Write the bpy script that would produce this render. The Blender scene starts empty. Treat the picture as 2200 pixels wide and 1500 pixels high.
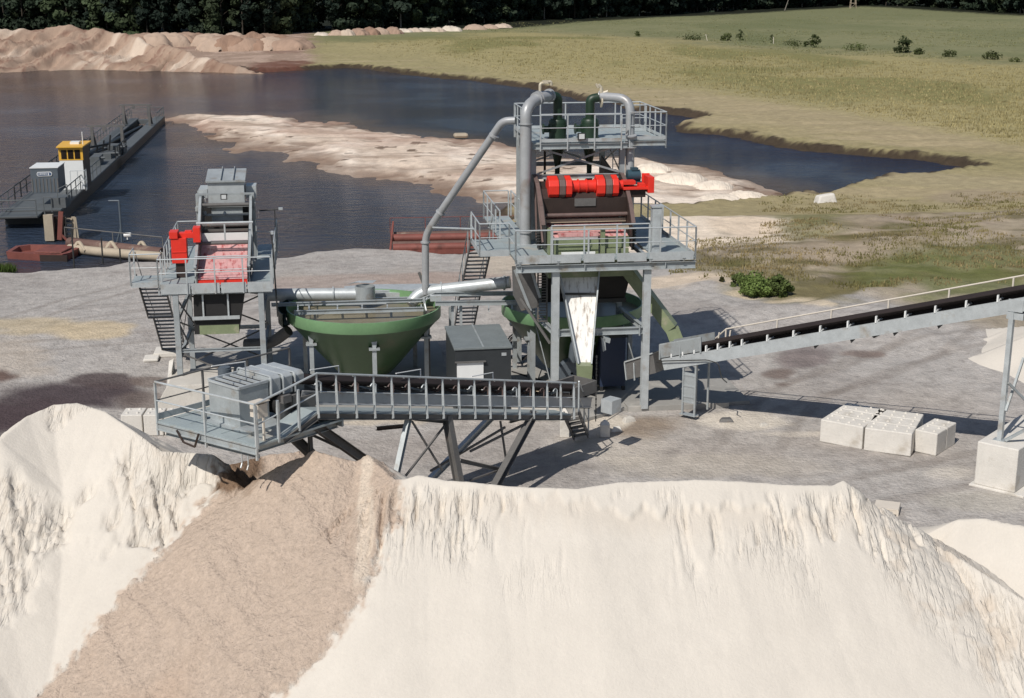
import bpy, bmesh, math, random
import numpy as np
from mathutils import Vector, Matrix
R = math.radians
random.seed(7); rng = np.random.default_rng(7)
scene = bpy.context.scene
# ---------------------------------------------------------------- camera, sky, sun
FPX, TH, CH = 3000.0, R(14.93), 15.3          # focal length (px of a 2200 px wide frame), pitch, eye height
cs, sn = math.cos(TH), math.sin(TH)
cd = bpy.data.cameras.new('camera'); cam = bpy.data.objects.new('camera', cd); scene.collection.objects.link(cam)
cam.location = (0, 0, CH); cam.rotation_euler = (math.pi/2 - TH, 0, 0)
cd.sensor_width = 36; cd.lens = 36*FPX/2200; cd.clip_start = .5; cd.clip_end = 6000
scene.camera = cam
SUN = Vector((-.46, -.77, 1.0)).normalized()
elev = math.asin(SUN.z); az = math.atan2(SUN.x, SUN.y)
w = bpy.data.worlds.new('World'); scene.world = w; w.use_nodes = True
nt = w.node_tree; sky = nt.nodes.new('ShaderNodeTexSky'); sky.sky_type = 'NISHITA'; sky.sun_disc = False
sky.sun_elevation = elev; sky.sun_rotation = az; sky.altitude = 100
nt.links.new(sky.outputs[0], nt.nodes['Background'].inputs[0]); nt.nodes['Background'].inputs[1].default_value = .072
sl = bpy.data.lights.new('sun', 'SUN'); sl.energy = 4.1; sl.angle = R(.5); sl.color = (1, .95, .88)
so = bpy.data.objects.new('sun', sl); scene.collection.objects.link(so)
so.rotation_euler = (-SUN).to_track_quat('-Z', 'Y').to_euler()
scene.view_settings.view_transform = 'Standard'; scene.view_settings.look = 'None'
scene.view_settings.exposure = 0; scene.view_settings.gamma = 1
COL = scene.collection

# ---------------------------------------------------------------- survey helpers: photo point -> place on a known plane
def gz(u, v, Z=0.):
    k = (750-v)/FPX; z = Z-CH; Y = z*(cs+k*sn)/(k*cs-sn); d = Y*cs-z*sn
    return ((u-1100)/FPX*d, Y, Z)
def gy(u, v, Y):
    k = (750-v)/FPX; z = Y*(k*cs-sn)/(cs+k*sn); d = Y*cs-z*sn
    return ((u-1100)/FPX*d, Y, z+CH)
class Frame:
    def __init__(s, ox, oy, deg, oz=0.): s.o = (ox, oy, oz); s.a = R(deg); s.deg = deg
    def L(s, p):
        dx, dy = p[0]-s.o[0], p[1]-s.o[1]; ca, sa = math.cos(s.a), math.sin(s.a)
        return (dx*ca+dy*sa, -dx*sa+dy*ca, p[2]-s.o[2])
    def W(s, p):
        ca, sa = math.cos(s.a), math.sin(s.a)
        return (s.o[0]+p[0]*ca-p[1]*sa, s.o[1]+p[0]*sa+p[1]*ca, p[2]+s.o[2])
    def y(s, u, v, ly):
        k = (750-v)/FPX; dy = (k*cs-sn)/(cs+k*sn)           # ray: (t*kx, t, t*dy)
        kx = (u-1100)/FPX*(cs-dy*sn); ca, sa = math.cos(s.a), math.sin(s.a)
        t = (ly - s.o[0]*sa + s.o[1]*ca)/(-kx*sa+ca)
        return s.L((t*kx, t, t*dy+CH))
    def z(s, u, v, Z): return s.L(gz(u, v, Z))

# ---------------------------------------------------------------- noise in numpy
def _h(ix, iy, s):
    n = (ix*374761393 + iy*668265263 + s*1442695041).astype(np.int64) & 0xffffffff
    n = ((n ^ (n >> 13))*1274126177) & 0xffffffff
    return ((n ^ (n >> 16)) & 0xffff)/65535.0
def vnoise(x, y, s=0):
    ix = np.floor(x).astype(np.int64); iy = np.floor(y).astype(np.int64); fx = x-ix; fy = y-iy
    fx = fx*fx*(3-2*fx); fy = fy*fy*(3-2*fy)
    return (_h(ix, iy, s)*(1-fx)+_h(ix+1, iy, s)*fx)*(1-fy)+(_h(ix, iy+1, s)*(1-fx)+_h(ix+1, iy+1, s)*fx)*fy
def fbm(x, y, o=4, s=0, g=.5):
    t = np.zeros_like(x); a = 1.; n = 0.
    for i in range(o): t += a*vnoise(x*2**i+17*i, y*2**i-9*i, s+i); n += a; a *= g
    return t/n*2-1
def sst(a, b, x): t = np.clip((x-a)/(b-a), 0, 1); return t*t*(3-2*t)
def poly_sd(P, x, y):                       # signed distance, positive inside
    P = np.array(P, float); d = np.full(x.shape, 1e9); ins = np.zeros(x.shape, bool); n = len(P)
    for i in range(n):
        ax, ay = P[i]; bx, by = P[(i+1) % n]; ex, ey = bx-ax, by-ay
        t = np.clip(((x-ax)*ex+(y-ay)*ey)/(ex*ex+ey*ey+1e-12), 0, 1)
        d = np.minimum(d, (x-ax-t*ex)**2+(y-ay-t*ey)**2)
        c = ((ay > y) != (by > y)) & (x < (bx-ax)*(y-ay)/(by-ay+1e-12)+ax); ins ^= c
    return np.where(ins, 1, -1)*np.sqrt(d)

# ---------------------------------------------------------------- materials
def lin(r, g, b): return tuple(((c/255+.055)/1.055)**2.4 if c > 10 else c/255/12.92 for c in (r, g, b))
def mat(name, col, rough=.6, metal=0., var=.12, vs=1.5, bump=0., bs=20., spec=.5, attr=False, dirt=None, ds=.6, dt=.55, stretch=(1, 1, 1), coord='Object'):
    m = bpy.data.materials.new(name); m.use_nodes = True; t = m.node_tree; N = t.nodes; Lk = t.links
    b = N['Principled BSDF']; b.inputs['Roughness'].default_value = rough; b.inputs['Metallic'].default_value = metal
    b.inputs['Specular IOR Level'].default_value = spec
    tc = N.new('ShaderNodeTexCoord'); mp = N.new('ShaderNodeMapping'); mp.inputs['Scale'].default_value = stretch
    Lk.new(tc.outputs[coord], mp.inputs[0])
    def noise(sc, det=5):
        n = N.new('ShaderNodeTexNoise'); n.inputs['Scale'].default_value = sc; n.inputs['Detail'].default_value = det
        n.inputs['Roughness'].default_value = .6; Lk.new(mp.outputs[0], n.inputs[0]); return n
    if attr:
        a = N.new('ShaderNodeAttribute'); a.attribute_name = 'Col'; src = a.outputs['Color']
    else:
        a = N.new('ShaderNodeRGB'); a.outputs[0].default_value = (*col, 1); src = a.outputs[0]
    if dirt:
        n = noise(ds, 6); r = N.new('ShaderNodeValToRGB'); r.color_ramp.elements[0].position = dt; r.color_ramp.elements[1].position = dt+.15
        Lk.new(n.outputs[0], r.inputs[0]); mx = N.new('ShaderNodeMixRGB'); mx.inputs[2].default_value = (*dirt, 1)
        Lk.new(r.outputs[0], mx.inputs[0]); Lk.new(src, mx.inputs[1]); src = mx.outputs[0]
    if var:
        n = noise(vs); mr = N.new('ShaderNodeMapRange'); mr.inputs[1].default_value = .25; mr.inputs[2].default_value = .75
        mr.inputs[3].default_value = 1-var; mr.inputs[4].default_value = 1+var; Lk.new(n.outputs[0], mr.inputs[0])
        n2 = noise(vs*9); mr2 = N.new('ShaderNodeMapRange'); mr2.inputs[1].default_value = .25; mr2.inputs[2].default_value = .75
        mr2.inputs[3].default_value = 1-var*.6; mr2.inputs[4].default_value = 1+var*.6; Lk.new(n2.outputs[0], mr2.inputs[0])
        mu = N.new('ShaderNodeMath'); mu.operation = 'MULTIPLY'; Lk.new(mr.outputs[0], mu.inputs[0]); Lk.new(mr2.outputs[0], mu.inputs[1])
        vm = N.new('ShaderNodeVectorMath'); vm.operation = 'SCALE'; Lk.new(src, vm.inputs[0]); Lk.new(mu.outputs[0], vm.inputs['Scale']); src = vm.outputs[0]
    Lk.new(src, b.inputs['Base Color'])
    if bump:
        n = noise(bs, 6); bp = N.new('ShaderNodeBump'); bp.inputs['Strength'].default_value = 1; bp.inputs['Distance'].default_value = bump
        Lk.new(n.outputs[0], bp.inputs['Height']); Lk.new(bp.outputs[0], b.inputs['Normal'])
    return m
M = dict(
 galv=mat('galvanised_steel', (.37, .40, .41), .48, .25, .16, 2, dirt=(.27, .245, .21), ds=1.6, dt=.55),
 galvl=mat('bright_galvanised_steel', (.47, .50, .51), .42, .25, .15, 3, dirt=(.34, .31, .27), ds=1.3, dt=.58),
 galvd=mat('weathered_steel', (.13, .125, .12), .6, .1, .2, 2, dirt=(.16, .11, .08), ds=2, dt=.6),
 pipe=mat('grey_painted_pipe', (.36, .37, .38), .4, .15, .12, 1.2, dirt=(.26, .22, .19), ds=.9, dt=.58),
 deck=mat('deck_plate', (.33, .38, .39), .55, .15, .10, 2.5, bump=.004, bs=60, dirt=(.42, .39, .34), ds=1.2, dt=.54),
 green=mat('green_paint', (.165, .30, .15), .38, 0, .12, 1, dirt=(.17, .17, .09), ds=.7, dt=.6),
 cone=mat('shaded_green_paint', (.055, .105, .045), .35, 0, .12, 1, dirt=(.11, .10, .06), ds=.5, dt=.58),  # the tanks' green paint, darkened here for the shade on their undersides
 slurry=mat('brown_slurry', (.20, .175, .12), .35, 0, .2, 1.2),
 dgreen=mat('dark_green_paint', (.014, .034, .018), .45, 0, .2, 2),
 olive=mat('olive_green_paint', (.21, .245, .14), .45, 0, .15, 2, dirt=(.3, .28, .2), ds=2, dt=.6),
 red=mat('red_paint', (.72, .035, .02), .42, 0, .08, 3, dirt=(.5, .07, .05), ds=3, dt=.66),
 brown=mat('brown_steel', (.035, .022, .018), .55, .1, .25, 2),
 brownl=mat('dusty_brown_steel', (.14, .095, .085), .6, .1, .2, 3),
 black=mat('black_rubber', (.014, .013, .013), .7, 0, .2, 2),
 belt=mat('conveyor_belt', (.02, .013, .012), .75, 0, .25, 3),
 dark=mat('dark_steel', (.035, .036, .036), .55, .2, .2, 2),
 cabin=mat('anthracite_sheet', (.035, .04, .044), .5, .1, .12, 2),
 roof=mat('zinc_roof', (.20, .225, .23), .55, .2, .14, 1.5, bump=.01, bs=5),
 white=mat('white_paint', (.74, .75, .74), .4, 0, .04, 2),
 wet=mat('wet_white_liner', (.78, .76, .72), .25, 0, .06, 3, dirt=(.32, .27, .22), ds=2.4, dt=.52, stretch=(3.2, .9, .7)),
 pink=mat('pink_screen_mesh', (.62, .34, .33), .35, 0, .15, 4, dirt=(.40, .06, .06), ds=2.2, dt=.52, stretch=(3, 1, 1)),
 conc=mat('concrete', (.52, .49, .44), .85, 0, .10, 1.5, bump=.01, bs=25, dirt=(.38, .35, .30), ds=1, dt=.6),
 concl=mat('pale_concrete', (.63, .60, .55), .85, 0, .10, 2, bump=.012, bs=20, dirt=(.47, .43, .37), ds=1.3, dt=.56),
 slab=mat('slab_concrete', (.30, .29, .27), .8, 0, .12, .6, bump=.006, bs=20, dirt=(.5, .47, .42), ds=.5, dt=.56),
 yellow=mat('yellow_paint', (.72, .40, .05), .45, 0, .06, 2),
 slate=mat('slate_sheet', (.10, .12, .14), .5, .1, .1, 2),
 glass=mat('dark_glass', (.02, .015, .012), .12, 0, 0),
 hull=mat('black_hull', (.012, .013, .015), .45, .1, .2, .6),
 dockg=mat('dull_grey_deck', (.10, .11, .115), .6, .1, .15, 1),
 rust=mat('rusty_red_steel', (.20, .065, .05), .6, .1, .2, 1.2, dirt=(.12, .04, .03), ds=1, dt=.55),
 rustp=mat('rusty_pipe', (.13, .075, .06), .65, .1, .25, .6, dirt=(.32, .26, .2), ds=.5, dt=.58),
 buff=mat('buff_steel', (.38, .32, .24), .7, 0, .15, 1),
 blue=mat('blue_motor', (.035, .075, .10), .4, .1, .1, 4),
 cream=mat('cream_valve', (.55, .49, .38), .5, .1, .1, 6),
 leaf=mat('bush_leaves', (.045, .085, .022), .7, 0, .3, 3, spec=.2),
 lamp=mat('lamp_glass', (.6, .62, .62), .2, 0, 0),
 panel=mat('beige_panel', (.62, .56, .48), .6, 0, .05, 3),
 shadebox=mat('shade_box_blue', (.03, .045, .085), .5, 0, .1, 2),
)

# ---------------------------------------------------------------- mesh builder
class B:
    def __init__(s): s.v = []; s.f = []; s.g = []
    def add(s, vs, fs):
        n = len(s.v); s.g.append((n, len(s.f))); s.v += [tuple(p) for p in vs]; s.f += [tuple(i+n for i in f) for f in fs]; return s
    def box(s, a, b):
        x0, y0, z0 = (min(a[i], b[i]) for i in range(3)); x1, y1, z1 = (max(a[i], b[i]) for i in range(3))
        return s.add([(x0,y0,z0),(x1,y0,z0),(x1,y1,z0),(x0,y1,z0),(x0,y0,z1),(x1,y0,z1),(x1,y1,z1),(x0,y1,z1)],
                     [(0,3,2,1),(4,5,6,7),(0,1,5,4),(1,2,6,5),(2,3,7,6),(3,0,4,7)])
    def hexa(s, c8): return s.add(c8, [(0,3,2,1),(4,5,6,7),(0,1,5,4),(1,2,6,5),(2,3,7,6),(3,0,4,7)])
    def beam(s, a, b, w, h, up=(0, 0, 1)):
        a = Vector(a); b = Vector(b); d = (b-a); L = d.length
        if L < 1e-6: return s
        d /= L; up = Vector(up)
        if abs(d.dot(up)) > .98: up = Vector((0, 1, 0))
        x = d.cross(up).normalized()*(w/2); y = x.cross(d).normalized()*(h/2)
        vs = [a-x-y, a+x-y, a+x+y, a-x+y, b-x-y, b+x-y, b+x+y, b-x+y]
        return s.add(vs, [(0,1,2,3),(7,6,5,4),(0,4,5,1),(1,5,6,2),(2,6,7,3),(3,7,4,0)])
    def ibeam(s, a, b, w, h, t=.018, up=(0, 0, 1)):
        a = Vector(a); b = Vector(b); d = (b-a).normalized(); up = Vector(up)
        if abs(d.dot(up)) > .98: up = Vector((0, 1, 0))
        x = d.cross(up).normalized(); y = x.cross(d).normalized()
        s.beam(a+y*(h/2-t/2), b+y*(h/2-t/2), w, t, up); s.beam(a-y*(h/2-t/2), b-y*(h/2-t/2), w, t, up)
        return s.beam(a, b, t, h-2*t, up)
    def chan(s, a, b, w, h, side=1, t=.015):
        a = Vector(a); b = Vector(b); d = (b-a).normalized(); x = d.cross(Vector((0, 0, 1))).normalized()*side; y = x.cross(d).normalized()*side
        s.beam(a+y*(h/2-t/2), b+y*(h/2-t/2), w, t); s.beam(a-y*(h/2-t/2), b-y*(h/2-t/2), w, t)
        return s.beam(a-x*(w/2-t/2), b-x*(w/2-t/2), t, h-2*t)
    def tube(s, a, b, r, n=12, r2=None, cap=True):
        a = Vector(a); b = Vector(b); d = (b-a).normalized(); r2 = r if r2 is None else r2
        up = Vector((0, 0, 1)) if abs(d.z) < .95 else Vector((0, 1, 0))
        x = d.cross(up).normalized(); y = x.cross(d)
        vs = [a+(x*math.cos(2*math.pi*i/n)+y*math.sin(2*math.pi*i/n))*r for i in range(n)]+[b+(x*math.cos(2*math.pi*i/n)+y*math.sin(2*math.pi*i/n))*r2 for i in range(n)]
        fs = [(i, n+i, n+(i+1) % n, (i+1) % n) for i in range(n)]
        if cap: fs += [tuple(range(n)), tuple(range(2*n-1, n-1, -1))]
        return s.add(vs, fs)
    def path(s, pts, r, n=14, fil=0.):
        P = [Vector(p) for p in pts]; Q = [P[0]]
        for i in range(1, len(P)-1):
            a, b, c = P[i-1], P[i], P[i+1]; f = min(fil, (a-b).length*.48, (c-b).length*.48)
            if f > 1e-4:
                p0 = b+(a-b).normalized()*f; p1 = b+(c-b).normalized()*f
                for k in range(7): t = k/6; Q.append(p0*(1-t)**2+b*2*t*(1-t)+p1*t*t)
            else: Q.append(b)
        Q.append(P[-1]); vs = []; fs = []; ref = None
        for i, p in enumerate(Q):
            d = (Q[min(i+1, len(Q)-1)]-Q[max(i-1, 0)]).normalized()
            if ref is None: ref = d.cross(Vector((.31, .2, .93))).normalized()
            x = (ref-d*ref.dot(d)).normalized(); ref = x; y = d.cross(x)
            vs += [p+(x*math.cos(2*math.pi*k/n)+y*math.sin(2*math.pi*k/n))*r for k in range(n)]
        for i in range(len(Q)-1):
            for k in range(n): fs.append((i*n+k, i*n+(k+1) % n, (i+1)*n+(k+1) % n, (i+1)*n+k))
        fs += [tuple(range(n-1, -1, -1)), tuple(range((len(Q)-1)*n, len(Q)*n))]
        return s.add(vs, fs)
    def lathe(s, prof, c=(0, 0, 0), n=40, a0=0, a1=2*math.pi):
        full = abs(a1-a0-2*math.pi) < 1e-6; m = n if full else n+1; vs = []; fs = []
        for r, z in prof:
            for k in range(m): a = a0+(a1-a0)*k/n; vs.append((c[0]+r*math.cos(a), c[1]+r*math.sin(a), c[2]+z))
        for i in range(len(prof)-1):
            for k in range(n): k2 = (k+1) % m; fs.append((i*m+k, i*m+k2, (i+1)*m+k2, (i+1)*m+k))
        return s.add(vs, fs)
    def prism(s, pts, off):                  # polygon of 3-D points, extruded by vector
        n = len(pts); o = Vector(off); vs = [Vector(p) for p in pts]+[Vector(p)+o for p in pts]
        return s.add(vs, [tuple(range(n)), tuple(range(2*n-1, n-1, -1))]+[(i, i+n, (i+1) % n+n, (i+1) % n) for i in range(n)])
    def rail(s, pts, h=1.05, sp=1.2, pw=.05, r=.024, toe=.13, mid=True, drop=.0, closed=False):
        P = [Vector(p) for p in pts]
        if closed: P.append(P[0])
        for a, b in zip(P, P[1:]):
            L = (b-a).length; n = max(1, round(L/sp)); d = (b-a)/n
            for i in range(n+1):
                p = a+d*i; s.box((p.x-pw/2, p.y-pw/2, p.z-drop), (p.x+pw/2, p.y+pw/2, p.z+h-.03))
            u = Vector((0, 0, 1)); s.tube(a+u*h, b+u*h, r, 8)
            if mid: s.tube(a+u*h*.52, b+u*h*.52, r*.7, 6)
            if toe: s.beam(a+u*(toe/2+.02), b+u*(toe/2+.02), .012, toe)
        return s
    def stair(s, a, b, wv, n):               # a top left, b bottom left, wv width vector
        a = Vector(a); b = Vector(b); wv = Vector(wv)
        for o in (Vector(), wv): s.beam(a+o, b+o, .03, .2)
        for i in range(n):
            p = a+(b-a)*((i+.5)/n); s.beam(p+wv*.02, p+wv*.98, .22, .03)
        return s
    def clusters(s, tol=.03):
        st = s.g+[(len(s.v), len(s.f))]; n = len(s.g); bb = []
        for i in range(n): a = np.array(s.v[st[i][0]:st[i+1][0]]); bb.append((a.min(0)-tol, a.max(0)+tol))
        par = list(range(n))
        def fd(i):
            while par[i] != i: i = par[i]
            return i
        for i in range(n):
            for j in range(i):
                if (bb[i][0] <= bb[j][1]).all() and (bb[j][0] <= bb[i][1]).all(): par[fd(i)] = fd(j)
        out = {}
        for i in range(n): out.setdefault(fd(i), []).append(i)
        return [sorted(c) for c in out.values()]
    def obj(s, name, m, parent=None, smooth=False, bevel=0.):
        if parent and 1 < len(s.g) < 400 and name not in ('belt',):
            cl = s.clusters()
            if 1 < len(cl) <= 12:
                st = s.g+[(len(s.v), len(s.f))]; o = None
                for c in cl:
                    b_ = B()
                    for i in c: v0, f0 = st[i]; v1, f1 = st[i+1]; b_.add(s.v[v0:v1], [tuple(k-v0 for k in f) for f in s.f[f0:f1]])
                    o2 = b_._obj(name, m, parent, smooth, bevel); o = o or o2
                return o
        return s._obj(name, m, parent, smooth, bevel)
    def _obj(s, name, m, parent=None, smooth=False, bevel=0.):
        me = bpy.data.meshes.new(name); me.from_pydata(s.v, [], s.f); me.materials.append(M[m] if isinstance(m, str) else m)
        bm = bmesh.new(); bm.from_mesh(me); bmesh.ops.recalc_face_normals(bm, faces=bm.faces); bm.to_mesh(me); bm.free()
        if smooth: me.shade_smooth(); me.set_sharp_from_angle(angle=R(40))
        o = bpy.data.objects.new(name, me); COL.objects.link(o)
        if parent: o.parent = parent
        if bevel: md = o.modifiers.new('bevel', 'BEVEL'); md.width = bevel; md.segments = 2; md.limit_method = 'ANGLE'
        return o
def tag(o, label=None, cat=None, group=None, kind=None):
    if label: o['label'] = label
    if cat: o['category'] = cat
    if group: o['group'] = group
    if kind: o['kind'] = kind
    return o
def thing(name, fr, label, cat, group=None):
    o = bpy.data.objects.new(name, None); COL.objects.link(o); o.empty_display_size = .3
    if isinstance(fr, Frame): o.location = fr.o; o.rotation_euler = (0, 0, fr.a)
    else: o.location = fr
    return tag(o, label, cat, group)
def single(bm, name, m, label, cat, fr=None, group=None, smooth=False, bevel=0.):
    o = bm.obj(name, m, None, smooth, bevel)
    if fr is not None: o.location = fr.o; o.rotation_euler = (0, 0, fr.a)
    return tag(o, label, cat, group)
def np_mesh(name, co, faces, m, col=None, smooth=True):
    me = bpy.data.meshes.new(name); me.vertices.add(len(co)); me.vertices.foreach_set('co', co.astype(np.float32).ravel())
    k = faces.shape[1]; nf = len(faces); me.loops.add(nf*k); me.loops.foreach_set('vertex_index', faces.astype(np.int32).ravel())
    me.polygons.add(nf); me.polygons.foreach_set('loop_start', np.arange(0, nf*k, k, dtype=np.int32))
    me.polygons.foreach_set('use_smooth', np.full(nf, smooth)); me.update(calc_edges=True)
    if col is not None:
        a = me.color_attributes.new('Col', 'FLOAT_COLOR', 'POINT')
        c4 = np.ones((len(co), 4), np.float32); c4[:, :col.shape[1]] = col; a.data.foreach_set('color', c4.ravel())
    me.materials.append(m); o = bpy.data.objects.new(name, me); COL.objects.link(o); return o
def grid_faces(ny, nx, keep=None):
    i = np.arange((ny-1)*(nx-1)); r = i//(nx-1); c = i % (nx-1); a = r*nx+c
    f = np.stack([a, a+1, a+nx+1, a+nx], 1)
    return f if keep is None else f[keep[f].all(1)]
def compact(co, f, col=None):
    u, inv = np.unique(f, return_inverse=True); return co[u], inv.reshape(f.shape), (None if col is None else col[u])

#SECTION terrain
WZ = -2.0
lake = [(-400,620),(0,588),(160,590),(230,575),(330,570),(590,562),(640,551),(700,546),(840,548),(1000,543),(1060,520),(1090,480),(1080,450),
        (1110,444),(1300,446),(1480,446),(1640,438),(1700,428),(1760,428),(1810,406),(1870,392),(1960,384),(2085,368),(2000,352),(1860,335),(1700,318),
        (1600,296),(1470,283),(1462,268),(1500,258),(1430,246),(1300,222),(1240,214),(1180,197),(1100,184),(950,170),(830,153),(740,146),(640,152),(560,156),(500,150),
        (400,143),(300,138),(150,138),(0,148),(-400,160)]
lakeW = [gz(u, v, WZ)[:2] for u, v in lake]
bar = [(352,256),(400,246),(470,246),(570,249),(640,256),(720,272),(830,288),(930,296),(1010,302),(1090,330),(1150,345),(1300,340),(1400,346),(1490,362),
       (1560,392),(1610,404),(1665,432),(1600,480),(1400,520),(1150,470),(1080,445),(1000,436),(900,412),(800,384),(700,362),(620,345),(560,322),(500,304),(430,282),(380,268)]
barW = [gz(u, v, WZ)[:2] for u, v in bar]
def height(X, Y, full=False):
    wx = fbm(X*.12, Y*.12, 3, 5)*1.6+fbm(X*.7, Y*.7, 3, 6)*.5*sst(60, 110, Y); dl = -poly_sd(lakeW, X+wx, Y+wx*1.7)    # + on land
    far = sst(92, 108, Y)
    land = WZ+sst(0, 1.4, dl+.3*fbm(X*1.1, Y*1.1, 2, 13))*(.25+.35*far)+np.clip(dl, 0, None)*(.075*(1-far)+.03*far)
    land = np.minimum(land, .0+fbm(X*.02, Y*.02, 2, 9)*.5*far)
    z = np.where(dl > 0, land, WZ-np.clip(-dl*.25, 0, 1.5)-.02)
    z = z+far*sst(0, 1.5, dl)*(fbm(X*.5, Y*.5, 3, 11)*.16+np.abs(fbm(X*.8, Y*.8, 3, 12))*.28*sst(6, 1.5, dl))
    nb = fbm(X*.10, Y*.05, 3, 20)*3.5+fbm(X*.5, Y*.2, 3, 25)*2.2; db = poly_sd(barW, X+nb, Y+nb*.8)
    rise = np.clip((db+.6)*.07, -.5, .40)
    lump = np.abs(fbm(X*.12, Y*.12, 4, 31))*.45*sst(0, 5, db)+np.abs(fbm(X*.22, Y*.4, 4, 33))*.22*sst(-.5, 3, db)
    sx = sst(4, 14, X); zb = WZ-.05+rise+lump*(1+1.6*sx*sst(105, 70, Y))
    isb = (db > -5) & (zb > z); z = np.where(isb, zb, z)
    z = z+sst(120, 34, Y)*sst(58, 80, Y)*0+fbm(X*.6, Y*.6, 3, 40)*.03*(Y < 90)*sst(0, 2, dl)
    rl = sst(6.5, 10, X)*sst(52, 62, Y)*sst(104, 88, Y)*sst(0, 6, dl); z = z+rl*(fbm(X*.25, Y*.25, 4, 41)*.45+.15)
    dip = np.clip((36.3-Y)*.62, 0, 6.5); z = z-dip
    return (z, dl, db, isb) if full else z
ss = np.concatenate([np.linspace(-.95, -.44, 90)[:-1], np.linspace(-.44, .44, 760), np.linspace(.44, .95, 90)[1:]])
ys = np.concatenate([np.linspace(4, 36, 20)[:-1], 36*(760/36.)**np.linspace(0, 1, 860), np.linspace(790, 3500, 25)])
S_, Y_ = np.meshgrid(ss, ys); X_ = S_*(Y_+6); Z_, dl, db, isb = height(X_, Y_, True)
far = Y_ > 1
# albedo chart of the ground (soil and plant colours as they are, indexed by surveyed position)
d_ = Y_*cs+CH*sn; U = 1100+FPX*X_/d_; V = 750-FPX*(Y_*sn-CH*cs)/d_
n1 = fbm(X_*.08, Y_*.08, 4, 50); n2 = fbm(X_*.6, Y_*.6, 4, 51); n3 = fbm(X_*.02, Y_*.02, 3, 52); n4 = fbm(X_*.25, Y_*.25, 5, 53)
Vn = V+n2*6+n1*8; Un = U+n1*25+n2*12
def C(r, g, b, k=.86): return np.array(lin(r, g, b))*k
col = np.zeros(X_.shape+(3,)); col[:] = C(173, 168, 163, .99)
def mixc(m, c): global col; m = np.clip(m, 0, 1)[..., None]; col = col*(1-m)+np.asarray(c)*m
def bp(xs, vs): return np.interp(U, xs, vs)
mixc(sst(.0, .5, n4+.2*n2)*.35, C(140, 131, 126)); mixc(sst(.15, .6, n1)*.4, C(185, 172, 158))
def blob(u, v, ru, rv, c, k=1., e=.35): r = ((Un+n4*30-u)/ru)**2+((Vn-v)/rv)**2; mixc(sst(1.5, .3, r+n4*1.1+n2*.7)*k, c)
sp = fbm(X_*3.5, Y_*3.5, 3, 150); mixc(sst(.1, .5, sp)*.35, C(196, 188, 180)); mixc(sst(-.1, -.5, sp)*.35, C(138, 130, 124))
nt_ = fbm(X_*.05, Y_*.05, 3, 151)*2.5
for (xa_, ya_, xb_, yb_, bow) in [(8,44,26,62,3),(7,47,24,70,-2),(-30,50,-14,60,2),(-34,58,-8,74,-3),(-20,66,14,78,4),(10,40,30,47,1),(-24,62,-16,84,1)]:
    ex_, ey_ = xb_-xa_, yb_-ya_; L_ = math.hypot(ex_, ey_); tt_ = ((X_-xa_)*ex_+(Y_-ya_)*ey_)/L_; dd_ = (-(X_-xa_)*ey_+(Y_-ya_)*ex_)/L_-bow*np.sin(np.clip(tt_/L_, 0, 1)*3.14)-nt_*.5
    for o_ in (-1.0, 1.0): mixc(sst(.34, .12, np.abs(dd_-o_)+n2*.1)*sst(-2, 2, tt_)*sst(L_+2, L_-2, tt_)*.32, C(134, 124, 116))
# yard stains
for b in [(60,690,120,26,C(205,188,158),.8),(200,705,90,26,C(208,190,160),.9),(30,770,80,40,C(196,182,165),.5),(10,812,34,17,C(112,92,84),.95),
          (115,852,165,30,C(88,78,80),1),(40,900,130,46,C(84,72,74),1),(200,815,60,14,C(90,78,78),.9),(300,815,40,9,C(125,112,105),.8),(290,860,60,22,C(118,106,100),.7),
          (1735,772,70,26,C(122,110,108),.8),(1690,805,50,14,C(120,104,96),.8),(1840,762,45,9,C(118,100,92),.7),(1700,830,24,6,C(112,96,88),.7),
          (1330,965,160,44,C(214,204,190),.55),(1600,905,90,20,C(225,215,200),.85),(1400,925,90,28,C(140,120,98),.7),(1300,910,60,18,C(215,205,190),.9),
          (1760,935,120,7,C(215,205,192),.8),(2050,1015,60,14,C(215,207,196),.7),(1500,1000,300,28,C(196,186,172),.55),(2120,1075,120,20,C(190,184,172),.5),
          (760,905,160,9,C(208,196,178),.8),(900,965,200,30,C(166,157,150),.5),(760,580,260,26,C(176,158,148),.6),(1000,590,200,34,C(178,158,146),.6)]: blob(*b)
# right hand rough grass
nearR = sst(1390, 1520, Un)*(V > 350)*(V < 720)
mixc(nearR*sst(600, 560, V-(U-1500)*.28+40), C(170, 158, 140))
rough = sst(1420, 1520, Un)*sst(372, 410, Vn)*sst(0, 14, bp([1450,1560,1640,1760,1830,1950,2100,2250], [600,612,640,662,640,626,622,610])-V)
rn = fbm(X_*.22+.3*Y_, Y_*.5, 5, 78); mixc(rough*.7, C(160, 147, 126)); mixc(rough*sst(-.12, .2, n4+.35*n1)*.85, C(128, 116, 80)); mixc(rough*sst(.05, .3, rn)*.7, C(96, 90, 58)); mixc(rough*sst(.15, .45, n4-.3*n1)*.7, C(98, 98, 58))
mixc(rough*sst(.05, .3, -rn)*.45, C(178, 164, 142))
mixc(rough*sst(.1, .4, fbm(X_*.35, Y_*.35, 4, 77))*.6, C(188, 172, 150))
for b in [(2050,590,250,52,C(104,112,62),.75),(1760,460,120,44,C(120,122,76),.6),(1850,415,80,14,C(94,102,60),.7),(1730,640,110,28,C(112,104,62),.8),(1640,600,130,34,C(128,120,84),.6),
          (1520,510,60,26,C(98,88,70),.8),(1950,470,160,40,C(168,152,134),.7),(1800,540,120,20,C(170,154,134),.6)]: blob(*b)
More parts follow.
